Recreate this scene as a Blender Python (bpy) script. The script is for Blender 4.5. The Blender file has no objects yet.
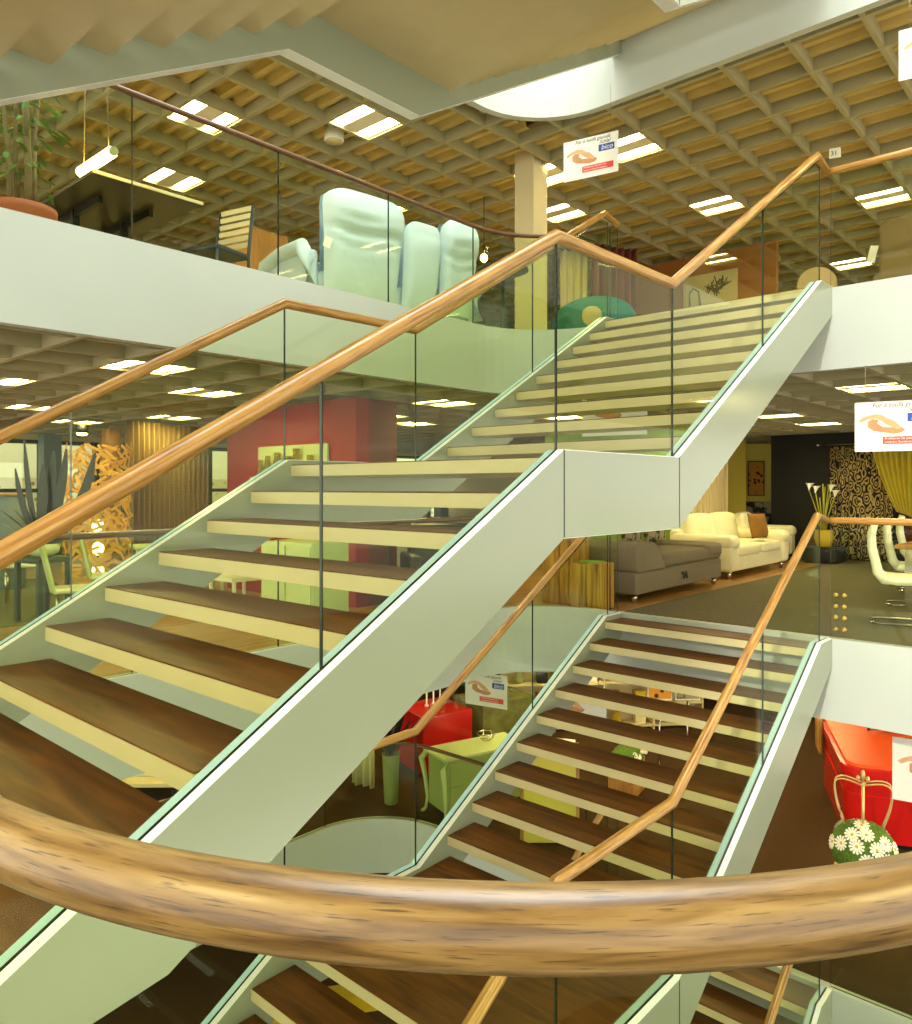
import bpy, bmesh, math, random
from mathutils import Vector, Matrix
random.seed(7)
S = bpy.context.scene
COL = S.collection
PI = math.pi
# ------------------------------------------------------------------ camera constants (stair-aligned world, X = up the stair, metres)
EYE, FPX, TH, PX, PY = 1.381, 769.4, .7309, 456.4, 487.6
CT, ST = math.cos(TH), math.sin(TH)

def at(px, py, x=None, y=None, z=None, d=None):
    """world point on a real plane (x=, y=, z= or forward distance d=) seen at a measured place of the photograph"""
    s = (px-PX)/FPX; v = -(py-PY)/FPX
    D = Vector((CT+s*ST, ST-s*CT, v))
    if d is not None: t = d
    elif x is not None: t = x/D.x
    elif y is not None: t = y/D.y
    else: t = (z-EYE)/D.z
    return Vector((D.x*t, D.y*t, EYE+D.z*t))

# ------------------------------------------------------------------ materials
MATS = {}
def nmat(name):
    m = bpy.data.materials.new(name); m.use_nodes = True
    nt = m.node_tree; b = nt.nodes['Principled BSDF']
    MATS[name] = m
    return m, nt, b
def lin(c):
    return tuple(((v/255)/12.92 if v/255 <= .04045 else ((v/255+.055)/1.055)**2.4) for v in c)
def pm(name, col, rough=.5, metal=0, spec=.5, var=.0, vscale=8, bump=0, bscale=60, stretch=(1,1,1), coat=0, emit=0, sheen=0):
    m, nt, b = nmat(name)
    c = lin(col)
    b.inputs['Base Color'].default_value = (*c, 1)
    b.inputs['Roughness'].default_value = rough
    b.inputs['Metallic'].default_value = metal
    b.inputs['Specular IOR Level'].default_value = spec
    b.inputs['Coat Weight'].default_value = coat
    b.inputs['Sheen Weight'].default_value = sheen
    N = nt.nodes; L = nt.links
    if var or bump:
        tc = N.new('ShaderNodeTexCoord'); mp = N.new('ShaderNodeMapping'); mp.inputs['Scale'].default_value = stretch
        L.new(tc.outputs['Object'], mp.inputs['Vector'])
    if var:
        no = N.new('ShaderNodeTexNoise'); no.inputs['Scale'].default_value = vscale; no.inputs['Detail'].default_value = 5
        L.new(mp.outputs[0], no.inputs['Vector'])
        r = N.new('ShaderNodeValToRGB'); e = r.color_ramp.elements
        e[0].position = .3; e[1].position = .7
        e[0].color = (*[v*(1-var) for v in c], 1); e[1].color = (*[min(1, v*(1+var)) for v in c], 1)
        L.new(no.outputs['Fac'], r.inputs['Fac']); L.new(r.outputs[0], b.inputs['Base Color'])
    if bump:
        n2 = N.new('ShaderNodeTexNoise'); n2.inputs['Scale'].default_value = bscale; n2.inputs['Detail'].default_value = 3
        L.new(mp.outputs[0], n2.inputs['Vector'])
        bu = N.new('ShaderNodeBump'); bu.inputs['Strength'].default_value = bump; bu.inputs['Distance'].default_value = .01
        L.new(n2.outputs['Fac'], bu.inputs['Height']); L.new(bu.outputs[0], b.inputs['Normal'])
    if emit:
        b.inputs['Emission Color'].default_value = (*c, 1); b.inputs['Emission Strength'].default_value = emit
    return m
def wood(name, light, mid, dark, scale=(1.2, 14, 14), uv=False, rough=.4, coat=.0, pores=.5, pore_scale=(6, 160, 160), spec=.5):
    """grain runs along the first coordinate"""
    m, nt, b = nmat(name); N = nt.nodes; L = nt.links
    tc = N.new('ShaderNodeTexCoord'); src = tc.outputs['UV' if uv else 'Object']
    mp = N.new('ShaderNodeMapping'); mp.inputs['Scale'].default_value = scale; L.new(src, mp.inputs['Vector'])
    n1 = N.new('ShaderNodeTexNoise'); n1.inputs['Scale'].default_value = 1.6; n1.inputs['Detail'].default_value = 7; n1.inputs['Distortion'].default_value = .7
    L.new(mp.outputs[0], n1.inputs['Vector'])
    r = N.new('ShaderNodeValToRGB'); e = r.color_ramp.elements
    e[0].position = .28; e[0].color = (*lin(dark), 1); e[1].position = .75; e[1].color = (*lin(light), 1)
    k = e.new(.5); k.color = (*lin(mid), 1)
    L.new(n1.outputs['Fac'], r.inputs['Fac'])
    m2 = N.new('ShaderNodeMapping'); m2.inputs['Scale'].default_value = pore_scale; L.new(src, m2.inputs['Vector'])
    n2 = N.new('ShaderNodeTexNoise'); n2.inputs['Scale'].default_value = 1.0; n2.inputs['Detail'].default_value = 4
    L.new(m2.outputs[0], n2.inputs['Vector'])
    r2 = N.new('ShaderNodeValToRGB'); f = r2.color_ramp.elements
    f[0].position = .33; f[0].color = (1, 1, 1, 1); f[1].position = .42; f[1].color = (0, 0, 0, 1)
    L.new(n2.outputs['Fac'], r2.inputs['Fac'])
    mu = N.new('ShaderNodeMath'); mu.operation = 'MULTIPLY'; mu.inputs[1].default_value = pores; L.new(r2.outputs[0], mu.inputs[0])
    mx = N.new('ShaderNodeMix'); mx.data_type = 'RGBA'; L.new(mu.outputs[0], mx.inputs['Factor'])
    L.new(r.outputs[0], mx.inputs['A']); mx.inputs['B'].default_value = (*[v*.45 for v in lin(dark)], 1)
    L.new(mx.outputs['Result'], b.inputs['Base Color'])
    b.inputs['Roughness'].default_value = rough; b.inputs['Coat Weight'].default_value = coat; b.inputs['Coat Roughness'].default_value = .25
    b.inputs['Specular IOR Level'].default_value = spec
    bu = N.new('ShaderNodeBump'); bu.inputs['Strength'].default_value = .12; bu.inputs['Distance'].default_value = .002; bu.invert = True
    L.new(r2.outputs[0], bu.inputs['Height']); L.new(bu.outputs[0], b.inputs['Normal'])
    return m
def glassmat(name, tint, f0=.008, k=.4):
    """thin architectural glass: tinted see-through plus mirror reflection that grows towards grazing angles"""
    m = bpy.data.materials.new(name); m.use_nodes = True; nt = m.node_tree; N = nt.nodes; L = nt.links
    N.clear(); o = N.new('ShaderNodeOutputMaterial'); mix = N.new('ShaderNodeMixShader')
    t = N.new('ShaderNodeBsdfTransparent'); t.inputs[0].default_value = (*tint, 1)
    g = N.new('ShaderNodeBsdfGlossy'); g.inputs['Roughness'].default_value = .0; g.inputs[0].default_value = (.95, 1, .97, 1)
    lw = N.new('ShaderNodeLayerWeight'); lw.inputs['Blend'].default_value = .5
    p = N.new('ShaderNodeMath'); p.operation = 'POWER'; p.inputs[1].default_value = 5; L.new(lw.outputs['Facing'], p.inputs[0])
    q = N.new('ShaderNodeMath'); q.operation = 'MULTIPLY_ADD'; q.inputs[1].default_value = k; q.inputs[2].default_value = f0; L.new(p.outputs[0], q.inputs[0])
    L.new(q.outputs[0], mix.inputs[0]); L.new(t.outputs[0], mix.inputs[1]); L.new(g.outputs[0], mix.inputs[2]); L.new(mix.outputs[0], o.inputs[0])
    MATS[name] = m
    return m
def emis(name, col, s):
    m = bpy.data.materials.new(name); m.use_nodes = True; nt = m.node_tree; nt.nodes.clear()
    o = nt.nodes.new('ShaderNodeOutputMaterial'); e = nt.nodes.new('ShaderNodeEmission')
    e.inputs[0].default_value = (*lin(col), 1); e.inputs[1].default_value = s; nt.links.new(e.outputs[0], o.inputs[0])
    MATS[name] = m
    return m
def twotone(name, ca, cb, kind='voronoi', scale=6, thr=.5, rough=.8, stretch=(1,1,1), soft=.03):
    m, nt, b = nmat(name); N = nt.nodes; L = nt.links
    tc = N.new('ShaderNodeTexCoord'); mp = N.new('ShaderNodeMapping'); mp.inputs['Scale'].default_value = stretch; L.new(tc.outputs['Object'], mp.inputs[0])
    if kind == 'voronoi':
        t = N.new('ShaderNodeTexVoronoi'); t.inputs['Scale'].default_value = scale; o = t.outputs['Distance']
    elif kind == 'rings':
        t = N.new('ShaderNodeTexVoronoi'); t.inputs['Scale'].default_value = scale; q = N.new('ShaderNodeMath'); q.operation = 'MULTIPLY'; q.inputs[1].default_value = 3.4; L.new(t.outputs['Distance'], q.inputs[0]); q2 = N.new('ShaderNodeMath'); q2.operation = 'FRACT'; L.new(q.outputs[0], q2.inputs[0]); o = q2.outputs[0]
    elif kind == 'wave':
        t = N.new('ShaderNodeTexWave'); t.inputs['Scale'].default_value = scale; t.inputs['Distortion'].default_value = 9; t.inputs['Detail'].default_value = 2; t.inputs['Detail Scale'].default_value = 1.4; o = t.outputs['Fac']
    else:
        t = N.new('ShaderNodeTexNoise'); t.inputs['Scale'].default_value = scale; o = t.outputs['Fac']
    L.new(mp.outputs[0], t.inputs['Vector'])
    r = N.new('ShaderNodeValToRGB'); e = r.color_ramp.elements
    e[0].position = max(0, thr-soft); e[0].color = (*lin(ca), 1); e[1].position = thr+soft; e[1].color = (*lin(cb), 1)
    L.new(o, r.inputs[0]); L.new(r.outputs[0], b.inputs['Base Color']); b.inputs['Roughness'].default_value = rough
    return m

# ------------------------------------------------------------------ mesh builder
class MB:
    def __init__(s): s.bm = bmesh.new(); s.uv = s.bm.loops.layers.uv.new('UVMap')
    def _q(s, vs, mi=0, sm=False):
        try: f = s.bm.faces.new(vs)
        except ValueError: return None
        f.material_index = mi; f.smooth = sm
        return f
    def box(s, x0, x1, y0, y1, z0, z1, mi=0):
        x0, x1 = sorted((x0, x1)); y0, y1 = sorted((y0, y1)); z0, z1 = sorted((z0, z1))
        v = [s.bm.verts.new(p) for p in ((x0,y0,z0),(x1,y0,z0),(x1,y1,z0),(x0,y1,z0),(x0,y0,z1),(x1,y0,z1),(x1,y1,z1),(x0,y1,z1))]
        for q in ((3,2,1,0),(4,5,6,7),(0,1,5,4),(1,2,6,5),(2,3,7,6),(3,0,4,7)): s._q([v[i] for i in q], mi)
        return s
    def merge(s, bm2, M=None, mi=0, sm=True):
        vm = {}
        for v in bm2.verts: vm[v] = s.bm.verts.new((M @ v.co) if M else v.co)
        for f in bm2.faces: s._q([vm[v] for v in f.verts], mi, sm)
        bm2.free(); return s
    def rbox(s, x0, x1, y0, y1, z0, z1, r=.03, seg=3, mi=0, M=None, puff=0):
        """box with rounded edges; puff swells the middle of its faces like upholstery"""
        b = bmesh.new(); bmesh.ops.create_cube(b, size=1)
        sx, sy, sz = abs(x1-x0), abs(y1-y0), abs(z1-z0)
        for v in b.verts: v.co = Vector((v.co.x*sx, v.co.y*sy, v.co.z*sz))
        if puff:
            bmesh.ops.subdivide_edges(b, edges=b.edges[:], cuts=5, use_grid_fill=True)
            for v in b.verts:
                u = [v.co.x/sx*2, v.co.y/sy*2, v.co.z/sz*2]
                for i in range(3):
                    o = [u[j] for j in range(3) if j != i]
                    k = puff*(1-o[0]**2)*(1-o[1]**2)
                    v.co[i] += (u[i])*k
                n = sum(1 for a in u if abs(a) > .99)
                if n >= 2: v.co *= (1 - r/max(sx, sy, sz)*.35*n)
            bmesh.ops.subdivide_edges(b, edges=b.edges[:], cuts=1, smooth=.0)
            bmesh.ops.smooth_vert(b, verts=b.verts[:], factor=.5, use_axis_x=True, use_axis_y=True, use_axis_z=True)
            bmesh.ops.smooth_vert(b, verts=b.verts[:], factor=.5, use_axis_x=True, use_axis_y=True, use_axis_z=True)
        else:
            bmesh.ops.bevel(b, geom=b.edges[:], offset=min(r, sx*.49, sy*.49, sz*.49), segments=seg, profile=.5, affect='EDGES', clamp_overlap=True)
        T = Matrix.Translation(((x0+x1)/2, (y0+y1)/2, (z0+z1)/2))
        return s.merge(b, (M @ T) if M else T, mi, True)
    def prism(s, pts, axis, a, b, mi=0, cap=True):
        def P(p, t): return {0: (t, p[0], p[1]), 1: (p[0], t, p[1]), 2: (p[0], p[1], t)}[axis]
        A = [s.bm.verts.new(P(p, a)) for p in pts]; B = [s.bm.verts.new(P(p, b)) for p in pts]
        n = len(pts)
        for i in range(n): s._q([A[i], A[(i+1) % n], B[(i+1) % n], B[i]], mi)
        if cap: s._q(A[::-1], mi); s._q(B, mi)
        return s
    def tube(s, path, r, seg=10, mi=0, cap=True, closed=False, taper=None, rz=None):
        path = [Vector(p) for p in path]; n = len(path); rings = []; acc = 0; us = []
        for i, p in enumerate(path):
            if i: acc += (p-path[i-1]).length
            us.append(acc)
            a = path[(i-1) % n] if (i or closed) else p; c = path[(i+1) % n] if (i < n-1 or closed) else p
            t1 = (p-a).normalized() if (p-a).length > 1e-9 else None
            t2 = (c-p).normalized() if (c-p).length > 1e-9 else None
            t = ((t1 or t2)+(t2 or t1)).normalized() if (t1 or t2) else Vector((0,0,1))
            k = 1.0
            if t1 and t2: k = 1/max(.35, math.sqrt(max(.01, (1+t1.dot(t2))/2)))
            up = Vector((0,0,1)) if abs(t.z) < .95 else Vector((0,1,0))
            sd = t.cross(up).normalized(); u = sd.cross(t).normalized()
            rr = r if taper is None else taper[i]
            ring = []
            bend = (t2-t1) if (t1 and t2) else Vector((0,0,0)); bn = bend.normalized() if bend.length > 1e-6 else None
            for j in range(seg):
                w = 2*PI*j/seg + .0
                o = sd*math.cos(w)*rr + u*math.sin(w)*(rz if rz else rr)
                if bn is not None and k > 1.0005: o = o + bn*(o.dot(bn))*(k-1)
                ring.append(s.bm.verts.new(p+o))
            rings.append(ring)
        m = n if closed else n-1
        per = 2*PI*r
        for i in range(m):
            A, B = rings[i], rings[(i+1) % n]
            for j in range(seg):
                f = s._q([A[j], A[(j+1) % seg], B[(j+1) % seg], B[j]], mi, True)
                if f:
                    u0, u1 = us[i], us[i+1] if i+1 < n else us[i]+.1
                    vv = (per*j/seg, per*(j+1)/seg)
                    for l, c in zip(f.loops, ((u0,vv[0]),(u0,vv[1]),(u1,vv[1]),(u1,vv[0]))): l[s.uv].uv = c
        if cap and not closed: s._q(rings[0][::-1], mi); s._q(rings[-1], mi)
        return s
    def lathe(s, prof, c=(0,0,0), seg=24, mi=0, cap=True, sm=True):
        R = []
        for r, z in prof:
            R.append([s.bm.verts.new((c[0]+r*math.cos(2*PI*j/seg), c[1]+r*math.sin(2*PI*j/seg), c[2]+z)) for j in range(seg)])
        for A, B in zip(R, R[1:]):
            for j in range(seg): s._q([A[j], A[(j+1) % seg], B[(j+1) % seg], B[j]], mi, sm)
        if cap: s._q(R[0][::-1], mi); s._q(R[-1], mi)
        return s
    def blob(s, c, sz, e=1.0, seg=20, rings=12, mi=0, M=None):
        """ellipsoid; e < 1 squares it off into a cushion"""
        def pw(a): return math.copysign(abs(a)**e, a)
        R = []
        for i in range(rings+1):
            ph = -PI/2+PI*i/rings; row = []
            for j in range(seg):
                t = 2*PI*j/seg
                v = Vector((c[0]+sz[0]*pw(math.cos(ph))*pw(math.cos(t)), c[1]+sz[1]*pw(math.cos(ph))*pw(math.sin(t)), c[2]+sz[2]*pw(math.sin(ph))))
                row.append(s.bm.verts.new((M @ v) if M else v))
            R.append(row)
        for A, B in zip(R, R[1:]):
            for j in range(seg): s._q([A[j], A[(j+1) % seg], B[(j+1) % seg], B[j]], mi, True)
        return s
    def sheet(s, f, nu, nv, mi=0, sm=True, thick=None):
        """surface f(u,v) in [0,1]^2; thick adds a second skin along y"""
        def lay(o):
            return [[s.bm.verts.new(Vector(f(i/nu, j/nv))+Vector(o)) for j in range(nv+1)] for i in range(nu+1)]
        G = lay((0,0,0))
        for i in range(nu):
            for j in range(nv): s._q([G[i][j], G[i+1][j], G[i+1][j+1], G[i][j+1]], mi, sm)
        if thick:
            H = lay(thick)
            for i in range(nu):
                for j in range(nv): s._q([H[i][j+1], H[i+1][j+1], H[i+1][j], H[i][j]], mi, sm)
            for i in range(nu):
                s._q([G[i][0], H[i][0], H[i+1][0], G[i+1][0]], mi); s._q([G[i+1][nv], H[i+1][nv], H[i][nv], G[i][nv]], mi)
            for j in range(nv):
                s._q([G[0][j+1], H[0][j+1], H[0][j], G[0][j]], mi); s._q([G[nu][j], H[nu][j], H[nu][j+1], G[nu][j+1]], mi)
        return s
    def leaf(s, base, tip, w, mi=0, droop=0, n=5, side=None, thick=.0):
        base, tip = Vector(base), Vector(tip); d = tip-base
        sd = (side or d.cross(Vector((0,0,1)))); sd = Vector(sd); sd = sd.normalized() if sd.length > 1e-6 else Vector((1,0,0))
        L = []; R = []
        for i in range(n+1):
            t = i/n; p = base+d*t+Vector((0,0,-droop*(t*t)))
            k = w*math.sin(PI*min(1, .12+.88*t))**.8 if i < n else .0005
            L.append(s.bm.verts.new(p-sd*k)); R.append(s.bm.verts.new(p+sd*k+Vector((0,0,k*.3))))
        for i in range(n): s._q([L[i], R[i], R[i+1], L[i+1]], mi, True)
        return s
    def build(s, name, mats, parent=None, loc=None, off=None, smooth=None, rotz=0):
        if off is not None: bmesh.ops.translate(s.bm, verts=s.bm.verts[:], vec=-Vector(off))
        bmesh.ops.recalc_face_normals(s.bm, faces=s.bm.faces[:])
        me = bpy.data.meshes.new(name); s.bm.to_mesh(me); s.bm.free()
        for m in (mats if isinstance(mats, (list, tuple)) else [mats]): me.materials.append(MATS[m] if isinstance(m, str) else m)
        o = bpy.data.objects.new(name, me); COL.objects.link(o)
        if parent: o.parent = parent
        if loc is not None: o.location = loc
        if rotz: o.rotation_euler.z = rotz
        if smooth:
            for p in me.polygons: p.use_smooth = True
        return o
def tag(o, label=None, cat=None, group=None, kind=None):
    if label: o['label'] = label
    if cat: o['category'] = cat
    if group: o['group'] = group
    if kind: o['kind'] = kind
    return o
def thing(name, label, cat, loc=(0,0,0), rotz=0, group=None, scale=1):
    o = bpy.data.objects.new(name, None); COL.objects.link(o); o.empty_display_size = .1
    o.location = loc; o.rotation_euler.z = rotz; o.scale = (scale,)*3
    return tag(o, label, cat, group)
def struct(name, mb, mats, smooth=None, kind='structure'):
    o = mb.build(name, mats, smooth=smooth); o['kind'] = kind
    return o
def dup(root, loc, rotz=None, label=None, group=None, scale=None):
    def rec(o, par):
        c = o.copy(); COL.objects.link(c); c.parent = par
        for ch in [k for k in o.children]: rec(ch, c)
        return c
    r = rec(root, None); r.location = loc
    if rotz is not None: r.rotation_euler.z = rotz
    if scale: r.scale = (scale,)*3
    if label: r['label'] = label
    if group: r['group'] = group
    return r
def text_mesh(s, size, mat, parent, loc, rot, name='lettering', align='LEFT', shear=0, ext=.0006, squeeze=1):
    c = bpy.data.curves.new('t', 'FONT'); c.body = s; c.size = size; c.align_x = align; c.shear = shear; c.extrude = ext; c.resolution_u = 3
    t = bpy.data.objects.new('t', c); COL.objects.link(t)
    bpy.context.view_layer.update()
    me = bpy.data.meshes.new_from_object(t.evaluated_get(bpy.context.evaluated_depsgraph_get()))
    bpy.data.objects.remove(t); bpy.data.curves.remove(c)
    me.materials.clear(); me.materials.append(MATS[mat])
    o = bpy.data.objects.new(name, me); COL.objects.link(o); o.parent = parent; o.location = loc; o.rotation_euler = rot; o.scale.x = squeeze
    return o
# ------------------------------------------------------------------ materials of the building
pm('white_paint', (190,196,190), .35, spec=.5, var=.015, vscale=2)
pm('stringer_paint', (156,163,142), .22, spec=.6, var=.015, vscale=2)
pm('cream_paint', (218,202,156), .28, var=.03, vscale=5)
pm('soffit_beige', (205,190,150), .3, var=.03, vscale=3)
pm('gasket', (28,32,30), .4)
pm('glass_edge', (30,46,38), .25)
pm('steel_strip', (188,220,246), .3, metal=0, spec=.7)
pm('chrome', (210,205,190), .15, metal=1)
pm('brass', (190,160,90), .25, metal=1)
pm('dark_metal', (40,40,38), .4, metal=.6)
wood('rail_oak', (204,158,82), (182,132,58), (128,84,32), scale=(2.0, 34, 34), uv=True, rough=.28, coat=.35, pores=.6, pore_scale=(9, 420, 420))
wood('tread_wood', (132,80,30), (106,62,22), (74,42,16), scale=(9, .9, 9), rough=.38, pores=.35, pore_scale=(140, 6, 140), spec=.14)
wood('rail_dark', (128,84,44), (100,62,30), (64,38,20), scale=(2.0, 34, 34), uv=True, rough=.3, coat=.3, pores=.3, pore_scale=(9, 420, 420))
wood('rail_oak_skylit', (156,126,76), (126,94,46), (76,50,18), scale=(4.5, 46, 46), uv=True, rough=.4, coat=.5, pores=.8, pore_scale=(22, 420, 420))  # same oak as the stair rails, sky reflection put into its colour
pm('lit_edge_white', (246,248,246), .3)  # whiter than the stringer paint: light caught on its edges, put into colour
wood('floor_wood', (186,146,88), (160,118,66), (122,84,44), scale=(.8, 9, 9), rough=.35)
glassmat('glass', (.935, .966, .862))
pm('carpet', (106,99,80), .95, spec=.1, var=.25, vscale=60, bump=.5, bscale=250)
pm('carpet_brown', (70,50,32), .95, spec=.1, var=.25, vscale=60, bump=.5, bscale=250)
pm('rug_green', (110,108,72), .95, spec=.1, var=.3, vscale=5)
pm('ceil_beam', (164,157,122), .6, var=.04, vscale=3)
pm('ceil_deck', (200,176,110), .6, var=.06, vscale=3)
pm('plaster_warm', (214,200,160), .7)

# ------------------------------------------------------------------ levels and stair dimensions
H = 3.105
RISE, GO = .17, .3014
NOSE_X, SECOND_X, LAND_Z = 3.02, 4.532, 1.53          # front of the landing, first riser of the upper flight, landing height
TOP_X = SECOND_X+8*GO                                  # nosing of the top tread
X0, X1, Y0, Y1 = .238, 7.28, .010, 5.38               # the stair well
YN0, YN1, YF0, YF1 = 2.065, 2.165, 4.16, 4.27         # near and far stringer
CEIL = 1.046+EYE                                       # underside of the ceiling grid over the middle floor

# stringer profile: top edge (x, z) above the stair's own floor
SLP = RISE/GO
SX1, SX2, SX3 = 3.073, 4.29, 6.98
FARDX = -.065
STOP = [(.24, LAND_Z+.03-(SX1-.24)*.572), (SX1, LAND_Z+.03), (SX2, LAND_Z+.03), (SX3, H+.045), (X1, H+.045)]
DEPTH = .42
def set_top(dx):
    z1 = LAND_Z+.03
    STOP[:] = [(.24, z1-(SX1+dx-.24)*.572), (SX1+dx, z1), (SX2+dx, z1), (SX3, H+.045), (X1, H+.045)]
def stop_z(x):
    for (xa, za), (xb, zb) in zip(STOP, STOP[1:]):
        if xa <= x <= xb: return za+(zb-za)*(x-xa)/(xb-xa)
    return STOP[-1][1] if x > xb else STOP[0][1]
RAILH = 1.03
def prof_between(xa, xb, lo, hi):
    xs = [xa]+[x for x, _ in STOP if xa < x < xb]+[xb]
    return [(x, stop_z(x)+lo) for x in xs]+[(x, stop_z(x)+hi) for x in reversed(xs)]

def make_staircase(name, label):
    t = thing(name, label, 'staircase', (0, 0, 0))
    for side, (a, b) in (('near', (YN0, YN1)), ('far', (YF0, YF1))):
        set_top(0 if side == 'near' else FARDX); SX1, SX2 = STOP[1][0], STOP[2][0]
        low = [(x, z-DEPTH) for x, z in STOP]
        low[0] = (.24, max(0.0, low[0][1])) if low[0][1] < 0 else low[0]
        # first flight lands on the floor: cut the underside at floor level
        xs = SX1-(LAND_Z+.03-DEPTH)/.572
        low = [(.24, .0), (xs, .0)]+[(x, z-DEPTH) for x, z in STOP[1:3]]+[(X1-.02, H+.045-DEPTH-.04+.02)]
        # underside of the upper flight runs straight into the floor edge
        k = (STOP[3][1]-STOP[2][1])/(SX3-SX2)
        low[-1] = (X1, STOP[2][1]-DEPTH+k*(X1-SX2))
        low[0] = (.24, min(.0, STOP[0][1]-.06))
        m = MB()
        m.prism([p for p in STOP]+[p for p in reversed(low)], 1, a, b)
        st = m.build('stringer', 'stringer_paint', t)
        g = MB()
        yc = (a+b)/2
        g.prism(prof_between(.24, X1, 0, .004), 1, yc-.008, yc+.005)
        g.build('glazing_gasket', 'gasket', st)
        g = MB()
        g.prism(prof_between(.24, X1, 0, .003), 1, yc+.008, b-.004)
        g.build('cover_strip', 'steel_strip', st)
        g = MB(); g.prism(prof_between(.24, X1, 0, .0035), 1, a+.002, yc-.009); g.build('lit_top_strip', 'lit_edge_white', st)  # upper edge whitened in place of light falling from above
        g = MB(); g.prism([(low[i][0], low[i][1]-.003) for i in range(1, len(low))]+[(low[i][0], low[i][1]+.002) for i in range(len(low)-1, 0, -1)], 1, a+.004, b-.004); g.build('lit_bottom_strip', 'lit_edge_white', st)  # underside whitened in place of the light it catches from below
        for jx in (SX1, SX2) if side == 'near' else ():
            q = MB(); q.box(jx-.004, jx+.004, a-.0015, b+.0015, stop_z(jx)-DEPTH+.004, stop_z(jx)+.001); q.build('panel_joint', 'gasket', st)
        # glass
        joints = [.24, 1.66, SX1, SX2, 5.75, SX3+.1]
        for xa, xb in zip(joints, joints[1:]):
            m = MB(); m.prism(prof_between(xa+.003, xb-.003, .004, RAILH-.02), 1, yc-.008, yc+.004, 0)
            for f in m.bm.faces:
                if abs(f.normal.y) < .5: f.material_index = 0
            m.bm.normal_update()
            for f in m.bm.faces: f.material_index = 0 if abs(f.normal.y) > .5 else 1
            gp = m.build('glass_panel', ['glass', 'glass_edge'], t)
        # handrail
        path = [(.30, stop_z(.30)+RAILH), (SX1, stop_z(SX1)+RAILH), (SX2, stop_z(SX2)+RAILH+.01), (SX3+.03, stop_z(SX3)+RAILH+.06)]
        pts = []
        for (xa, za), (xb, zb) in zip(path, path[1:]):
            n = max(2, int((xb-xa)/.1)); pts += [(xa+(xb-xa)*i/n, yc-.002, za+(zb-za)*i/n) for i in range(n)]
        pts.append((path[-1][0], yc-.002, path[-1][1]))
        pts.append((X1-.0, yc-.002, H+1.09))
        m = MB(); m.tube(pts, .032, 14); m.build('handrail', 'rail_oak', t)
    TH_ = .075; D = .335
    def tread(x, z, d=D):
        m = MB(); m.box(x, x+d, YN1, YF0, z-TH_, z-.006); tr = m.build('tread', 'cream_paint', t)
        w = MB(); w.box(x+.004, x+d-.004, YN1+.004, YF0-.004, z-.006, z); w.build('wood_top', 'tread_wood', tr)
    for k in range(8, 0, -1): tread(NOSE_X-k*GO, LAND_Z-k*RISE)
    m = MB(); m.box(NOSE_X, SECOND_X+.034, YN1, YF0, LAND_Z-TH_, LAND_Z-.006); la = m.build('landing', 'cream_paint', t)
    m = MB(); m.box(NOSE_X+.004, SECOND_X+.03, YN1+.004, YF0-.004, LAND_Z-.006, LAND_Z); m.build('wood_top', 'tread_wood', la)
    for k in range(1, 9): tread(SECOND_X+(k-1)*GO, LAND_Z+k*(H-LAND_Z)/9)
    tread(TOP_X, H-.001, X1-TOP_X)
    return t
stair = make_staircase('staircase', 'long open-tread staircase climbing from the near left to the upper floor, seen side-on')
dup(stair, (0,0,-H), label='open-tread staircase with dark brown treads climbing from the lower floor to the carpeted floor')
dup(stair, (0,0,H), label='staircase overhead of which only the pale stepped underside shows, at the top edge')
dup(stair, (0,0,-2*H), label='lowest staircase showing a few treads at the bottom right under the big curved handrail')

# ------------------------------------------------------------------ floors, ceilings and white floor edges round the well
def well(x0, x1, y0, y1, r, n=12):
    """counter-clockwise outline with rounded corners"""
    P = []
    for cx, cy, a0 in ((x1-r, y0+r, -PI/2), (x1-r, y1-r, 0), (x0+r, y1-r, PI/2), (x0+r, y0+r, PI)):
        for i in range(n+1):
            a = a0+PI/2*i/n; P.append((cx+r*math.cos(a), cy+r*math.sin(a)))
    return P
def ring_plate(outer, inner, z):
    m = MB(); bm = m.bm; E = []
    for loop in (outer, inner):
        v = [bm.verts.new((x, y, z)) for x, y in loop]
        for i in range(len(v)): E.append(bm.edges.new((v[i], v[(i+1) % len(v)])))
    bmesh.ops.triangle_fill(bm, edges=E, use_beauty=True)
    return m
def ring_slab(outer, inner, z0, z1):
    """flat slab of real thickness with a hole"""
    m = ring_plate(outer, inner, z1)
    b = ring_plate(outer, inner, z0)
    m.merge(b.bm, sm=False)
    for loop in (outer, inner):
        A = [m.bm.verts.new((x, y, z0)) for x, y in loop]; B = [m.bm.verts.new((x, y, z1)) for x, y in loop]
        for i in range(len(A)):
            j = (i+1) % len(A); m._q([A[i], A[j], B[j], B[i]])
    return m
OUT = [(-2.4, -2.4), (19, -2.4), (19, 17.3), (-2.4, 17.3)]
WELL = well(X0, X1, Y0, Y1, .93)
WELL_LOW = well(X0, X1, Y0, 7.95, 1.0)
def offset(loop, d):
    n = len(loop); R = []
    for i in range(n):
        a, b, c = Vector(loop[i-1]), Vector(loop[i]), Vector(loop[(i+1) % n])
        t = ((b-a).normalized()+(c-b).normalized()).normalized() if (b-a).length > 1e-6 and (c-b).length > 1e-6 else ((c-b) if (c-b).length > 1e-6 else (b-a)).normalized()
        R.append((b.x+t.y*d, b.y-t.x*d))
    return R
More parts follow.
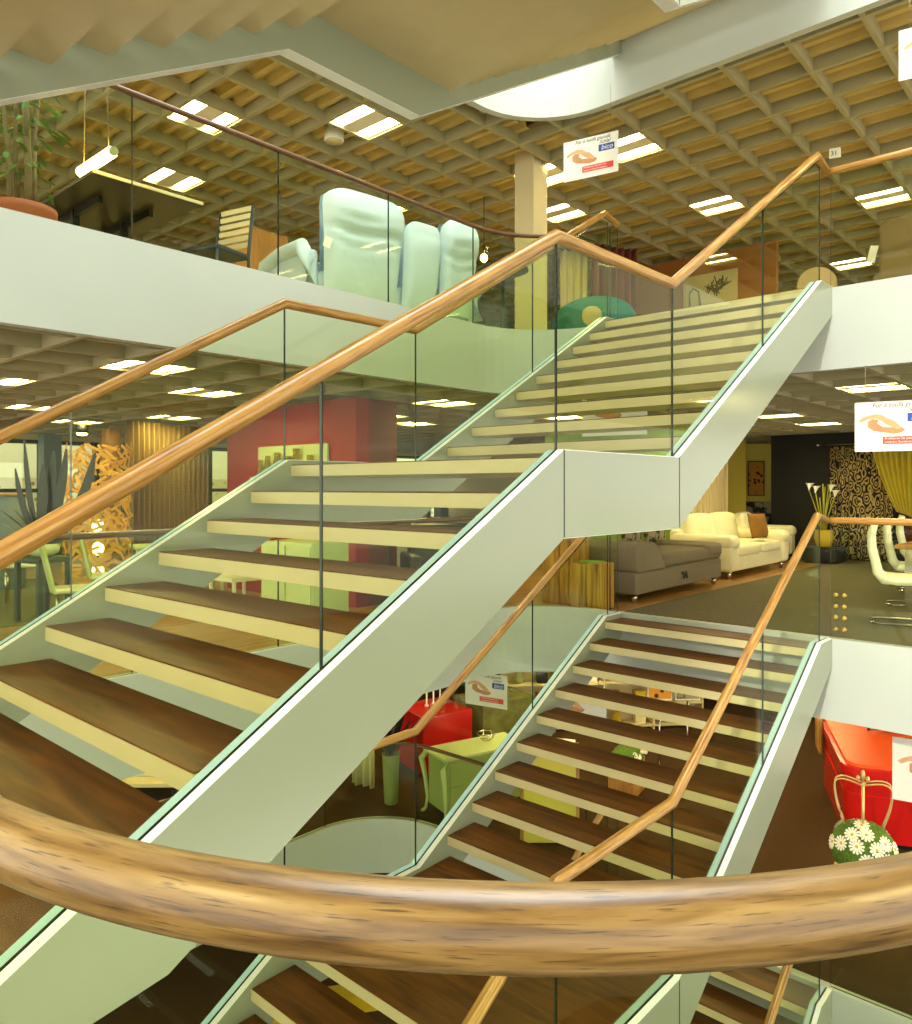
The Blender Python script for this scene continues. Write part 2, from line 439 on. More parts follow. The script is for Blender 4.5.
def level(z, loop, floormat, ceil_mat='ceil_beam', nr=0, fascia='white_paint', grid=True):
    inner = offset(loop, .05)
    f = ring_slab(OUT, inner, z-.16, z); struct('floor', f, floormat)
    # white edge: upright band with a small lip at the top
    m = MB()
    lo = z-.68
    inn = offset(loop, .09)
    n = len(loop)
    for i in range(n):
        j = (i+1) % n
        def q(A, za, B, zb):
            m._q([m.bm.verts.new((A[i][0], A[i][1], za)), m.bm.verts.new((A[j][0], A[j][1], za)), m.bm.verts.new((B[j][0], B[j][1], zb)), m.bm.verts.new((B[i][0], B[i][1], zb))], 0, False)
        q(loop, lo, loop, z+.045); q(loop, z+.045, inn, z+.045); q(inn, z+.045, inn, lo); q(inn, lo, loop, lo)
    bmesh.ops.remove_doubles(m.bm, verts=m.bm.verts[:], dist=1e-5)
    struct('trim_%d' % (nr+1), m, fascia)
def well_x(y, y1=Y1, r=.93):
    """right-hand limit of the well at this y (None when the well does not reach it)"""
    if y <= Y0-.09 or y >= y1+.09: return None
    if y > y1-r: return X1-r+math.sqrt(max(0, (r+.09)**2-(y-(y1-r))**2))
    return X1+.09
def well_y(x, y1=Y1, r=.93):
    if x >= X1+.09 or x <= X0-.09: return None
    if x > X1-r: return y1-r+math.sqrt(max(0, (r+.09)**2-(x-(X1-r))**2))
    return y1+.09
MOD_X, MOD_Y = .65, .638
XL = [7.497+MOD_X*k for k in range(-12, 18)]
YL = [1.871+MOD_Y*k for k in range(-6, 28)]
def ceiling(z, y1=Y1, r=.93, xmax=18.9, ymax=17.25, bh=.14, nr=0, deck=True, bt=.024):
    m = MB()
    for y in YL:
        x = well_x(y, y1, r); xa = x if x else -.9
        m.box(xa, xmax, y-bt, y+bt, z, z+bh, 0)
    for x in XL:
        y = well_y(x, y1, r); ya = y if y else -2.0
        m.box(x-bt, x+bt, ya, ymax, z-.004, z+bh-.004, 0)
    # corrugated deck above the egg-crate, ribs along y
    if deck:
        zz = z+bh+.05
        xs = []; x = -.9
        while x < xmax:
            xs += [(x, zz), (x+.03, zz-.075), (x+.10, zz-.075), (x+.13, zz)]; x += .2167
        def strip(pts, ya, yb):
            A = [m.bm.verts.new((px, ya, pz)) for px, pz in pts]; B = [m.bm.verts.new((px, yb, pz)) for px, pz in pts]
            for i in range(len(pts)-1): m._q([A[i], A[i+1], B[i+1], B[i]], 1)
        strip([p for p in xs], y1+.1, ymax)
        strip([p for p in xs if p[0] > X1+.1], -3, y1+.1)
    struct('ceiling', m, ['ceil_beam', 'ceil_deck'])
FL = {'upper': H, 'mid': 0.0, 'low': -H, 'base': -2*H, 'top': 2*H}
pm('carpet_bounce', (206,188,140), .95, spec=.1, var=.1, vscale=50)  # unseen upper floor, pale colour chosen to bounce light upward
level(H, WELL, 'carpet_bounce', nr=0)
level(0, WELL, 'floor_wood', nr=1)
level(-H, WELL_LOW, 'carpet_brown', nr=2)
level(2*H, WELL, 'floor_wood', nr=3)
m = MB(); m.box(-2.4, 19, -2.4, 17.3, -2*H-.16, -2*H); struct('floor', m, 'carpet_brown')
ceiling(2*H-.655, bh=.14)
ceiling(H-.655, bh=.14)
ceiling(-.655, bh=.14)
ceiling(-H-.655, y1=7.95, r=1.0, bh=.14)

# ------------------------------------------------------------------ guard rails round the well
def arc(cx, cy, r, a0, a1, n=14): return [(cx+r*math.cos(a0+(a1-a0)*i/n), cy+r*math.sin(a0+(a1-a0)*i/n)) for i in range(n+1)]
def resample(P, step):
    P = [Vector((p[0], p[1], 0)) for p in P]; R = [P[0]]
    for a, b in zip(P, P[1:]):
        n = max(1, round((b-a).length/step))
        R += [a+(b-a)*i/n for i in range(1, n+1)]
    return R
def guard(name, label, path, z, joints, rail_z=1.05, rail_r=.03, seg=14, group=None, ends=None, cat='railing', rail_path=None, rail_mat='rail_oak'):
    """path: plan polyline; joints: lengths along it at which one pane ends and the next begins"""
    t = thing(name, label, cat, (path[0][0], path[0][1], z), 0, group)
    P = resample(path, .06); acc = [0]
    for a, b in zip(P, P[1:]): acc.append(acc[-1]+(b-a).length)
    J = [0]+[j for j in joints if 0 < j < acc[-1]]+[acc[-1]]
    def pt(s):
        for i in range(len(P)-1):
            if acc[i+1] >= s: return P[i].lerp(P[i+1], (s-acc[i])/max(1e-9, acc[i+1]-acc[i]))
        return P[-1]
    for a, b in zip(J, J[1:]):
        n = max(1, int((b-a)/.12)); q = [pt(a+.004+(b-a-.008)*i/n) for i in range(n+1)]
        m = MB(); L, R = [], []
        cp = lambda v: m.bm.verts.new(v.co)
        for i, p in enumerate(q):
            d = (q[min(i+1, n)]-q[max(i-1, 0)]).normalized(); nn = Vector((d.y, -d.x, 0))*.006
            L.append([m.bm.verts.new((p+nn)+Vector((0,0,z+h))) for h in (.046, rail_z-.012)]); R.append([m.bm.verts.new((p-nn)+Vector((0,0,z+h))) for h in (.046, rail_z-.012)])
        for i in range(n):
            m._q([L[i][0], L[i+1][0], L[i+1][1], L[i][1]], 0, True); m._q([R[i][1], R[i+1][1], R[i+1][0], R[i][0]], 0, True)
            m._q([cp(L[i][1]), cp(L[i+1][1]), cp(R[i+1][1]), cp(R[i][1])], 1); m._q([cp(R[i][0]), cp(R[i+1][0]), cp(L[i+1][0]), cp(L[i][0])], 1)
        m._q([cp(v) for v in (L[0][0], L[0][1], R[0][1], R[0][0])], 1); m._q([cp(v) for v in (L[-1][1], L[-1][0], R[-1][0], R[-1][1])], 1)
        m.build('glass_panel', ['glass', 'glass_edge'], t, off=t.location)
    m = MB(); m.tube([(p.x, p.y, z+rail_z) for p in (resample(rail_path, .06) if rail_path else P)], rail_r, seg); m.build('handrail', rail_mat, t, off=t.location)
    return t
GO_ = .045                                            # the glass stands this far back from the white edge
gx1, gy1, gx0, gy0 = X1+GO_, Y1+GO_, X0-GO_+.02, Y0-GO_+.02
yc_n, yc_f = (YN0+YN1)/2, (YF0+YF1)/2
ra = .93
left_run = [(-.6, gy1), (gx1-ra-GO_, gy1)]+arc(X1-ra, Y1-ra, ra+GO_, PI/2, 0)[1:]+[(gx1, yc_f+.02)]
left_run_low = [(X0-.0, 7.95+GO_), (X1-1.0, 7.95+GO_)]+arc(X1-1.0, 7.95-1.0, 1.0+GO_, PI/2, 0)[1:]+[(gx1, yc_f+.02)]
right_run = [(gx1, yc_n-.02), (gx1, -.6)]
jl = [3.16, 4.41, 5.67, 6.92, 7.9, 8.6]
guard('guard_railing', 'upper floor glass railing above the long white edge, curving behind the stair', left_run, H, jl, rail_r=.024, rail_z=1.11, rail_mat='rail_dark')
guard('guard_railing', 'short upper floor glass railing right of the stair head at the right edge', right_run, H, [1.35], rail_z=1.09)
guard('guard_railing', 'middle floor glass railing behind the staircase, curving round to the grey sofa bed', left_run, 0, jl, rail_r=.024, rail_mat='rail_dark')
gm = guard('guard_railing', 'middle floor glass railing with oak rail beside the white dining chairs', right_run, 0, [1.35], rail_z=1.09)
for k in range(4):
    for dy in (-.05, -.12):
        m = MB(); m.blob((0,0,0), (.018,.022,.022), 1, 12, 8); m.tube([(-.02,0,0),(.02,0,0)], .012, 10); m.build('glass_fitting', 'brass', gm, loc=(-.012, dy, .13+.10*k))
guard('guard_railing', 'curved lower floor glass railing beside the tall green vase', left_run_low, -H, [2.2, 4.2, 6.1, 7.4, 8.6, 10], rail_r=.024, rail_mat='rail_dark')
guard('guard_railing', 'lower floor glass railing at the bottom right corner below the red table', right_run, -H, [1.35])
# the railing the photographer leans over: rounded corner of the well
near = [(X0-.0, 1.9), (X0, .949)]+arc(1.177, .949, .939, PI, 1.5*PI, 40)[1:]+[(3.4, .010)]
guard('guard_railing', 'thick curved oak handrail sweeping across the foreground', near, 0, [1.0, 2.6], rail_z=1.054, rail_r=.0308, seg=40, rail_mat='rail_oak_skylit')

# ------------------------------------------------------------------ camera
cam = bpy.data.cameras.new('camera'); co = bpy.data.objects.new('camera', cam); COL.objects.link(co)
co.location = (0, 0, EYE); co.rotation_euler = (PI/2, 0, TH-PI/2)
cam.sensor_fit = 'VERTICAL'; cam.sensor_height = 36; cam.lens = FPX*36/1024
cam.shift_y = (PY-512)/1024; cam.shift_x = (456-PX)/1024; cam.clip_start = .02; cam.clip_end = 200
S.camera = co
# ------------------------------------------------------------------ materials of the furnishings
pm('mint_leather', (204,222,238), .45, spec=.35, var=.03, vscale=4, bump=.45, bscale=12)
pm('cream_leather', (240,232,188), .45, spec=.4, var=.03, vscale=4, bump=.15, bscale=14)
pm('grey_fabric', (128,116,96), .9, spec=.15, var=.12, vscale=90, bump=.4, bscale=300)
pm('grey_dark', (84,78,70), .9, spec=.15, var=.12, vscale=90, bump=.4, bscale=300)
twotone('floral_fabric', (40,36,30), (150,138,108), 'noise', 7, .46, .9, soft=.04)
pm('gold_velvet', (126,86,8), .8, var=.08, vscale=10)
pm('white_leather', (232,230,208), .4, spec=.4, bump=.1, bscale=14)
pm('black_wall', (10,8,5), .6, var=.1, vscale=2)
twotone('damask', (20,18,14), (196,172,108), 'rings', 4.6, .52, .85, stretch=(1.6,1.6,1.2), soft=.08)
pm('ochre_drape', (192,172,4), .65, sheen=.4, var=.06, vscale=6)
pm('yellow_lacquer', (206,176,40), .4)
pm('leaf_green', (70,110,40), .5, var=.25, vscale=14)
pm('leaf_dark', (22,24,14), .4, spec=.6, var=.3, vscale=10)
pm('moss', (84,116,36), .95, var=.45, vscale=45, bump=1, bscale=90)
pm('petal', (245,243,228), .6)
pm('petal_eye', (220,180,50), .7)
pm('bark', (120,104,76), .8, var=.2, vscale=20)
pm('terracotta', (150,78,50), .7, var=.06, vscale=8)
pm('dark_panel', (46,42,34), .35, var=.1, vscale=5)
pm('edge_light', (214,200,160), .35)
pm('slate_blue', (50,58,66), .5)
wood('oak_plain', (196,148,82), (176,126,66), (140,96,48), scale=(3,3,.6), rough=.5, pore_scale=(90,90,4))
wood('stump_wood', (214,162,60), (180,126,40), (112,72,24), scale=(9,9,.7), rough=.6, pore_scale=(120,120,5))
pm('teal_fabric', (8,122,126), .75, var=.06, vscale=6)
pm('beige_fabric', (196,174,120), .8, var=.05, vscale=30)
pm('brown_fabric', (132,112,74), .85, var=.1, vscale=40, bump=.2, bscale=200)
pm('maroon_drape', (112,50,38), .75, var=.15, vscale=3, stretch=(8,8,.4))
pm('orange_wall', (156,96,28), .7, var=.04, vscale=2)
pm('red_wall', (150,16,20), .55, var=.03, vscale=2)
pm('red_lacquer', (196,22,20), .25, coat=.4)
pm('orange_seat', (232,84,24), .4, spec=.5)
pm('lime_wall', (120,150,24), .7)
pm('pale_green', (204,214,160), .45)
pm('vase_green', (156,168,112), .3)
pm('white_lacquer', (236,236,222), .3)
pm('canvas', (206,190,140), .8)
pm('ink_dark', (60,58,52), .7)
pm('yellow_chip', (236,178,70), .5, var=.12, vscale=9)
glassmat('amber_glass', (.80,.72,.22), .05, .5)
glassmat('clear_glass', (.95,.97,.93), .06, .6)
pm('stem_lime', (160,158,40), .6)
pm('skin_deep', (204,146,98), .7, var=.12, vscale=14)
pm('gilt', (214,190,130), .4, metal=.7)
emis('soft_glow', (255,240,200), 5)
pm('paper', (242,240,228), .6)
pm('skin', (226,176,128), .7, var=.12, vscale=14)
pm('sign_blue', (24,72,170), .5)
pm('sign_red', (226,70,50), .5)
pm('sign_ink', (70,66,60), .6)
pm('wire', (150,140,110), .4, metal=.6)
pm('blue_grey', (110,128,138), .5)
pm('frame_dark', (34,36,36), .45)
pm('string_a', (128,100,46), .8, var=.3, vscale=3, stretch=(14,14,.3))
pm('slat_curtain', (206,186,138), .75, var=.2, vscale=3, stretch=(10,10,.3))
pm('lemon_wall', (226,208,92), .7)
pm('ivory_drape', (240,232,190), .75)
twotone('chequer_art', (70,24,14), (204,140,44), 'voronoi', 9, .32, .8)
twotone('stones', (120,112,84), (214,206,176), 'voronoi', 6, .3, .9)
pm('outdoor_white', (240,242,236), .8)

def place(o, p, rz=0): o.location = p; o.rotation_euler.z = rz; return o
def legs(t, pts, h, r, mat, name='leg', z0=0):
    for x, y in pts:
        m = MB(); m.lathe([(r*.8, 0), (r, h*.5), (r, h)], (0,0,0), 12); m.build(name, mat, t, loc=(x, y, z0))

# ------------------------------------------------------------------ hanging signs: hand picture, slogan, blue logo, red strip
def hanging_sign(label, p, scale=1.0, top=None, rz=-1.365, group=None):
    W, Hh = .60, .42
    t = thing('hanging_sign', label, 'sign', p, rz, group, scale)
    m = MB(); m.box(-W/2, W/2, -.003, .003, -Hh/2, Hh/2); m.build('board', 'paper', t)
    up = (0.0 if top is None else (top-p[2])/scale)
    for sx in (-.22, .22):
        m = MB(); m.tube([(sx, 0, Hh/2-.003), (sx, 0, up)], .0022, 6); m.build('wire', 'wire', t)
    # cupped hands picture
    def patch(pts, mat, name, y):
        m = MB(); m.prism(pts, 1, y-.0012, y); return m.build(name, mat, t)
    upper = [(x, z+.02) for x, z in [(-.27,.035),(-.245,.055),(-.20,.075),(-.14,.085),(-.09,.075),(-.05,.045),(-.01,.03),(.025,-.005),(.05,-.035),(.03,-.05),(-.02,-.03),(-.07,.0),(-.10,.03),(-.15,.05),(-.21,.04),(-.25,.018)]]
    lower = [(x, z+.035) for x, z in [(-.20,.01),(-.165,.03),(-.12,.02),(-.13,-.01),(-.09,-.04),(-.02,-.045),(.04,-.04),(.075,-.065),(.05,-.09),(-.01,-.10),(-.09,-.085),(-.16,-.07),(-.20,-.04)]]
    patch(lower, 'skin_deep', 'picture', -.0032); patch(upper, 'skin', 'picture', -.0042)
    bl = patch([(.09,.035),(.26,.035),(.26,.105),(.09,.105)], 'sign_blue', 'logo_panel', -.0032)
    rd = patch([(-.09,-.150),(.25,-.150),(.25,-.087),(-.09,-.087)], 'sign_red', 'red_strip', -.0048)
    R = (PI/2, 0, 0)
    text_mesh('bico', .075, 'paper', t, (.115, -.0050, .048), R, 'logo_lettering', shear=.25)
    text_mesh('Für ä tüüfä gsundä', .052, 'sign_ink', t, (-.17, -.0040, .162), R, 'slogan', shear=.3)
    text_mesh('Schlaf', .050, 'sign_ink', t, (.10, -.0040, .118), R, 'slogan', shear=.3)
    text_mesh('Profitieren Sie jetzt von', .026, 'paper', t, (-.075, -.0064, -.111), R, 'strip_lettering')
    text_mesh('unserem Sonderangebot', .026, 'paper', t, (-.075, -.0064, -.140), R, 'strip_lettering')
    return t

# ------------------------------------------------------------------ reusable furniture
def sofa2(label, cat, p, rz, W=2.3, D=1.0, mat='cream_leather', name='sofa', seats=2, hb=.86, group=None):
    t = thing(name, label, cat, p, rz, group)
    aw = .30
    m = MB(); m.rbox(-W/2+.02, W/2-.02, .03, D, .11, .36, .04); m.build('base', mat, t)
    sw = (W-2*aw)/seats
    for i in range(seats):
        x = -W/2+aw+i*sw
        m = MB(); m.rbox(x+.006, x+sw-.006, -.0, D-.22, .33, .50, .06, puff=.018); m.build('seat_cushion', mat, t)
        m = MB(); M = Matrix.Translation((0, D-.22, .46)) @ Matrix.Rotation(-.2, 4, 'X')
        m.rbox(x+.004, x+sw-.004, -.11, .13, .0, hb-.44, .09, puff=.03, M=M); m.build('back_cushion', mat, t)
    m = MB(); m.rbox(-W/2+.05, W/2-.05, D-.16, D, .2, .72, .06); m.build('backrest', mat, t)
    for s in (-1, 1):
        m = MB(); xa = s*W/2; xb = s*(W/2-aw+.01)
        m.rbox(min(xa, xb), max(xa, xb), .0, D-.03, .12, .50, .05)
        m.rbox(min(xa, xb)-.02, max(xa, xb)+.02, -.03, D-.02, .44, .66, .10, seg=5)
        m.build('armrest', mat, t)
    legs(t, [(-W/2+.12, .1), (W/2-.12, .1), (-W/2+.12, D-.1), (W/2-.12, D-.1)], .115, .035, 'chrome')
    return t
def cushion(label, p, mat, size=.42, rz=0, tilt=-.35, group=None, cat='cushion'):
    M = Matrix.Rotation(tilt, 4, 'X')
    m = MB()
    n = 12
    def f(sgn):
        def g(u, v):
            a, b = u*2-1, v*2-1
            k = (1-a**4)*(1-b**4)
            q = 1-.07*(1-abs(a)**2)*abs(b)**2; w = 1-.07*(1-abs(b)**2)*abs(a)**2
            return M @ Vector((a*size/2*w, sgn*.075*k, size/2+b*size/2*q))
        return g
    m.sheet(f(1), n, n); m.sheet(f(-1), n, n)
    bmesh.ops.remove_doubles(m.bm, verts=m.bm.verts[:], dist=1e-4)
    o = m.build('cushion', mat); place(o, p, rz); return tag(o, label, cat, group)
def cantilever_chair(label, p, rz, group=None):
    """faces +x; chrome sled base"""
    t = thing('cantilever_chair', label, 'chair', p, rz, group)
    w = .46
    # one continuous padded shell for seat and back
    prof = [(-.24,1.0,.03),(-.27,.90,.04),(-.265,.76,.045),(-.235,.62,.045),(-.215,.52,.05),(-.17,.455,.055),(-.05,.44,.055),(.12,.45,.05),(.24,.455,.04),(.27,.44,.03)]
    def shell(idx, nm):
        m = MB(); A = []
        for i in idx:
            x, z, h = prof[i]
            a = prof[max(0, i-1)]; b = prof[min(len(prof)-1, i+1)]
            tx, tz = b[0]-a[0], b[1]-a[1]; l = math.hypot(tx, tz); nx, nz = -tz/l, tx/l
            ring = []
            for j in range(12):
                ang = 2*PI*j/12; cy = math.copysign(abs(math.cos(ang))**.4, math.cos(ang))*w/2; ch = math.copysign(abs(math.sin(ang))**.6, math.sin(ang))*h
                ring.append(m.bm.verts.new((x+nx*ch, cy, z+nz*ch)))
            A.append(ring)
        for R1, R2 in zip(A, A[1:]):
            for j in range(12): m._q([R1[j], R1[(j+1) % 12], R2[(j+1) % 12], R2[j]], 0, True)
        m._q(A[0][::-1]); m._q(A[-1]); m.build(nm, 'white_leather', t)
    shell(range(0, 6), 'backrest'); shell(range(5, 10), 'seat')
    pts = []
    for s in (-1, 1):
        y = s*.2
    path = [(-.12,-.2,.405),(.2,-.2,.405),(.24,-.2,.38),(.25,-.2,.05),(.22,-.2,.014),(-.2,-.2,.014),(-.26,-.17,.014),(-.28,-.1,.014),(-.28,.1,.014),(-.26,.17,.014),(-.2,.2,.014),(.22,.2,.014),(.25,.2,.05),(.24,.2,.38),(.2,.2,.405),(-.12,.2,.405)]
    m = MB(); m.tube(path, .0125, 8); m.build('sled_base', 'chrome', t)
    return t
def drape(name, label, cat, a, b, z0, z1, mat, folds=10, amp=.05, group=None, kind=None):
    """pleated cloth hanging between plan points a and b"""
    a, b = Vector((a[0], a[1])), Vector((b[0], b[1])); d = b-a; L = d.length; d.normalize(); n = Vector((-d.y, d.x))
    m = MB()
    def f(u, v):
        s = u*L; o = amp*math.sin(u*folds*2*PI)*(1+.3*math.sin(u*7.3+v))
        q = d*s+n*o
        return (q.x, q.y, (z1-z0)*v)
    m.sheet(f, folds*8, 3, thick=(n.x*.012, n.y*.012, 0))
    o = m.build(name, mat, loc=(a.x, a.y, z0)); return tag(o, label, cat, group, kind)
def strap_plant(mb, n, h, w, spread, mi=0, seed=1, droop=.1, up=.85):
    R = random.Random(seed)
    for i in range(n):
        a = 2*PI*i/n+R.random(); l = h*(.55+.45*R.random()); k = spread*(.3+R.random()*.7)
        mb.leaf((.03*math.cos(a), .03*math.sin(a), 0), (k*math.cos(a), k*math.sin(a), l), w*(.7+.5*R.random()), mi, droop*R.random(), 6)
def daisy(mb, c, n, r, mi=0, me=1):
    n = Vector(n).normalized(); a = n.orthogonal().normalized(); b = n.cross(a)
    c = Vector(c)
    for k in range(12):
        t = 2*PI*k/12; d = a*math.cos(t)+b*math.sin(t); s = n.cross(d)
        v = [mb.bm.verts.new(c+d*r*.15-s*r*.07), mb.bm.verts.new(c+d*r*.15+s*r*.07), mb.bm.verts.new(c+d*r*.85+s*r*.16+n*r*.12), mb.bm.verts.new(c+d*r+n*r*.08), mb.bm.verts.new(c+d*r*.85-s*r*.16+n*r*.12)]
        mb._q(v, mi)
    M = Matrix.Translation(c+n*r*.06)
    mb.blob((0,0,0), (r*.2, r*.2, r*.12), 1, 10, 6, me, M=M @ n.to_track_quat('Z', 'Y').to_matrix().to_4x4())
def display_bottles(): pass
# ------------------------------------------------------------------ fluorescent fittings in the coffered ceilings
emis('tube_glow', (252,238,176), 48)
emis('tube_mid', (252,236,166), 80)
emis('tube_low', (252,232,156), 125)
emis('lamp_glow', (255,214,120), 30)
pm('tray_white', (235,228,205), .35)
def make_light(label, group, glow='tube_glow'):
    t = thing('ceiling_light', label, 'ceiling light', (0,0,0), 0, group)
    m = MB(); m.box(-.285, .285, -.28, .28, .035, .06)
    m.box(-.11, .11, -.28, .28, -.005, .035)
    for sx in (-.285, .275): m.box(sx, sx+.01, -.28, .28, -.005, .035)
    m.build('tray', 'tray_white', t)
    for sx in (-.19, .19):
        m = MB(); m.tube([(sx, -.272, .012), (sx, .272, .012)], .05, 10, rz=.022); m.build('tube', glow, t)
    return t
U0 = make_light('twin-tube fluorescent light set into the coffered ceiling of the upper floor', 'upper floor ceiling lights')
first = [True]
def put_light(x, y, z, rot, src, label, group, state):
    if state[0]:
        state[0] = False; src.location = (x, y, z); src.rotation_euler.z = rot; return
    dup(src, (x, y, z), rot, label, group)
def snap(v, o, mod): return o+mod*(round((v-o)/mod-.5)+.5)
upper = [at(369,130,z=5.55), at(195,125,z=5.55), at(175,185,z=5.55), at(392,210,z=5.55), at(632,156,z=5.55), at(722,212,z=5.55), at(575,212,z=5.55), at(855,262,z=5.55), at(868,200,z=5.55), at(540,175,z=5.55)]
extra = [(x, y) for x in (9.2, 13.4) for y in (-1.5, 1.0)] + [(x, y) for x in (2.0,) for y in (7.2, 10.5)]
st = [True]
for p in [(q.x, q.y) for q in upper]+extra:
    put_light(snap(p[0], 7.497, MOD_X), snap(p[1], 1.871, MOD_Y), 2*H-.655+.02, 0, U0, U0['label'], U0['group'], st)
M0 = make_light('twin-tube fluorescent light set into the low ceiling of the middle floor', 'middle floor ceiling lights', 'tube_mid')
mid = [at(130,362,z=2.5), at(20,379,z=2.5), at(40,407,z=2.5), at(205,389,z=2.5), at(445,402,z=2.5), at(405,413,z=2.5), at(872,385,z=2.5), at(787,412,z=2.5), at(830,420,z=2.5), at(735,420,z=2.5), at(170,416,z=2.5)]
st = [True]
for p in [(q.x, q.y) for q in mid]+[(9.0, .4), (9.6, 6.4), (12.5, 7.5), (9.0, 9), (5, 13), (13,1), (-1.6,.6), (-1.6,3.2), (1.6,-1.7), (4.2,-1.7)]:  # last four are unseen near-side lights, added to brighten white edges and treads
    put_light(snap(p[0], 7.497, MOD_X), snap(p[1], 1.871, MOD_Y), H-.655+.02, 0, M0, M0['label'], M0['group'], st)
L0 = make_light('twin-tube fluorescent light in the ceiling of the lower floor', 'lower floor ceiling lights', 'tube_low')
st = [True]
for x, y in [(9.0, 1.2), (9.0, 3.8), (9.0, 6.4), (11.6, 1.2), (11.6, 3.8), (11.6, 7.5), (9, 10), (5.5, 10), (3, 9.5), (14,4)]:
    put_light(snap(x, 7.497, MOD_X), snap(y, 1.871, MOD_Y), -.655+.02, 0, L0, L0['label'], L0['group'], st)
B0 = make_light('twin-tube fluorescent light above the lowest stair', 'lowest floor ceiling lights', 'tube_low')
st = [True]
for x, y in [(9.0, 3.2), (9.0, 7), (4, 9.5), (11.6, 1.2)]:
    put_light(snap(x, 7.497, MOD_X), snap(y, 1.871, MOD_Y), -H-.655+.02, 0, B0, B0['label'], B0['group'], st)

# added fill spotlights, out of view on the near side, brightening the far white edge
def fill_spot(label, p, target, power):
    t = thing('fill_spot', label, 'spotlight', p)
    d = (Vector(target)-Vector(p)).normalized(); q = d.to_track_quat('-Z', 'Y')
    m = MB(); m.lathe([(.05,.10),(.06,.09),(.065,-.06),(.06,-.065),(.055,-.02)], seg=18, cap=False); o = m.build('housing', 'tray_white', t); o.rotation_mode = 'QUATERNION'; o.rotation_quaternion = q
    m = MB(); m.tube([(0,0,.02),(0,0,.22)], .012, 8); m.build('stem', 'tray_white', t)
    l = bpy.data.lights.new('spot', 'SPOT'); l.energy = power; l.color = (1.0, .93, .76); l.spot_size = .62; l.spot_blend = .8; l.shadow_soft_size = .06
    o = bpy.data.objects.new('spot', l); COL.objects.link(o); o.location = Vector(p)+d*.08; o.rotation_mode = 'QUATERNION'; o.rotation_quaternion = q
fill_spot('added unseen fill spotlight on the near side of the middle floor', (-.5, .55, H-.90), (7.28, 1.0, -.2), 1900)
fill_spot('added unseen fill spotlight on the near side of the upper floor', (-.5, .55, 2*H-.90), (7.28, .9, H-.3), 1500)
# =================================================================== UPPER FLOOR
F = H
# potted tree behind the railing
t = thing('potted_tree', 'slim-stemmed potted tree in a terracotta pot at the left edge behind the upper railing', 'plant', (2.02, 6.0, F))
m = MB(); m.lathe([(.17,0),(.19,.04),(.22,.19),(.235,.225),(.235,.272),(.215,.272),(.205,.235)], seg=32); m.build('pot', 'terracotta', t)
m = MB(); m.lathe([(.0,.225),(.1,.23),(.206,.236)], seg=24, cap=False); m.build('soil', 'bark', t)
R = random.Random(3)
tips = []
for i, (x, y, dx, h, r) in enumerate([(-.06,.02,-.10,1.75,.022),(.03,-.03,.0,2.0,.030),(.09,.04,.06,1.7,.024),(.0,.07,-.03,1.8,.018)]):
    m = MB(); P = [(x+dx*k/6+.012*math.sin(k*1.7+i), y+.01*math.cos(k+i), .3+h*k/6) for k in range(7)]
    m.tube(P, r, 8, taper=[r*(1-.5*k/6) for k in range(7)]); m.build('stem', 'bark', t); tips += P[1:]
m = MB()
for k in range(240):
    b = Vector(R.choice(tips)); a = R.random()*2*PI; e = R.uniform(-.4, .9)
    o = Vector((math.cos(a), math.sin(a), 0))*R.uniform(.02, .26)
    q = b+o+Vector((0,0,R.uniform(-.1,.15)))
    d = Vector((math.cos(a), math.sin(a), e-.5)).normalized()*R.uniform(.07, .13)
    m.leaf(q, q+d, .018, droop=.02, n=4)
m.build('foliage', 'leaf_green', t)
# tube pendant lamp along y
a = at(80, 173, d=6.3); b = at(113, 152, x=a.x)
t = thing('pendant_lamp', 'glowing tube lamp hung on two wires above the dark table, upper left', 'lamp', (a.x, (a.y+b.y)/2, a.z))
L = abs(b.y-a.y)/2
m = MB(); m.tube([(0, L-.02, 0), (0, -L+.02, 0)], .042, 14); m.build('tube', 'lamp_glow', t)
for s in (-1, 1):
    m = MB(); m.lathe([(.034, -.02), (.034, .02)], seg=14); bmesh.ops.rotate(m.bm, verts=m.bm.verts[:], cent=(0,0,0), matrix=Matrix.Rotation(PI/2, 3, 'X')); m.build('end_cap', 'chrome', t, loc=(0, s*L, 0))
    m = MB(); m.tube([(0, s*L*.75, .04), (0, s*L*.55, 2*H-.655-a.z)], .004, 6); m.build('wire', 'wire', t)
# dark table seen from below
a = at(93, 172, z=F+.72); b = at(206, 204, z=F+.72)
t = thing('dining_table', 'dark-topped table with pale front edge behind the upper railing, seen from below', 'table', ((a.x+b.x)/2, a.y+.55, F))
w = (b.x-a.x)/2
m = MB(); m.box(-w, w, -.53, .95, .72, .745); m.build('tabletop', 'dark_panel', t)
m = MB(); m.box(-w, w, -.545, -.53, .722, .747); m.build('front_edge', 'edge_light', t)
for sx in (-1, 1):
    for sy in (-1, 1):
        m = MB(); m.box(-.03, .03, -.03, .03, 0, .72); m.build('leg', 'dark_metal', t, loc=(sx*(w-.25), .62+sy*.2, 0))
    m = MB(); m.box(-.02, .02, -.1, .8, .66, .72); m.build('bracket', 'dark_metal', t, loc=(sx*(w-.25), 0, 0))
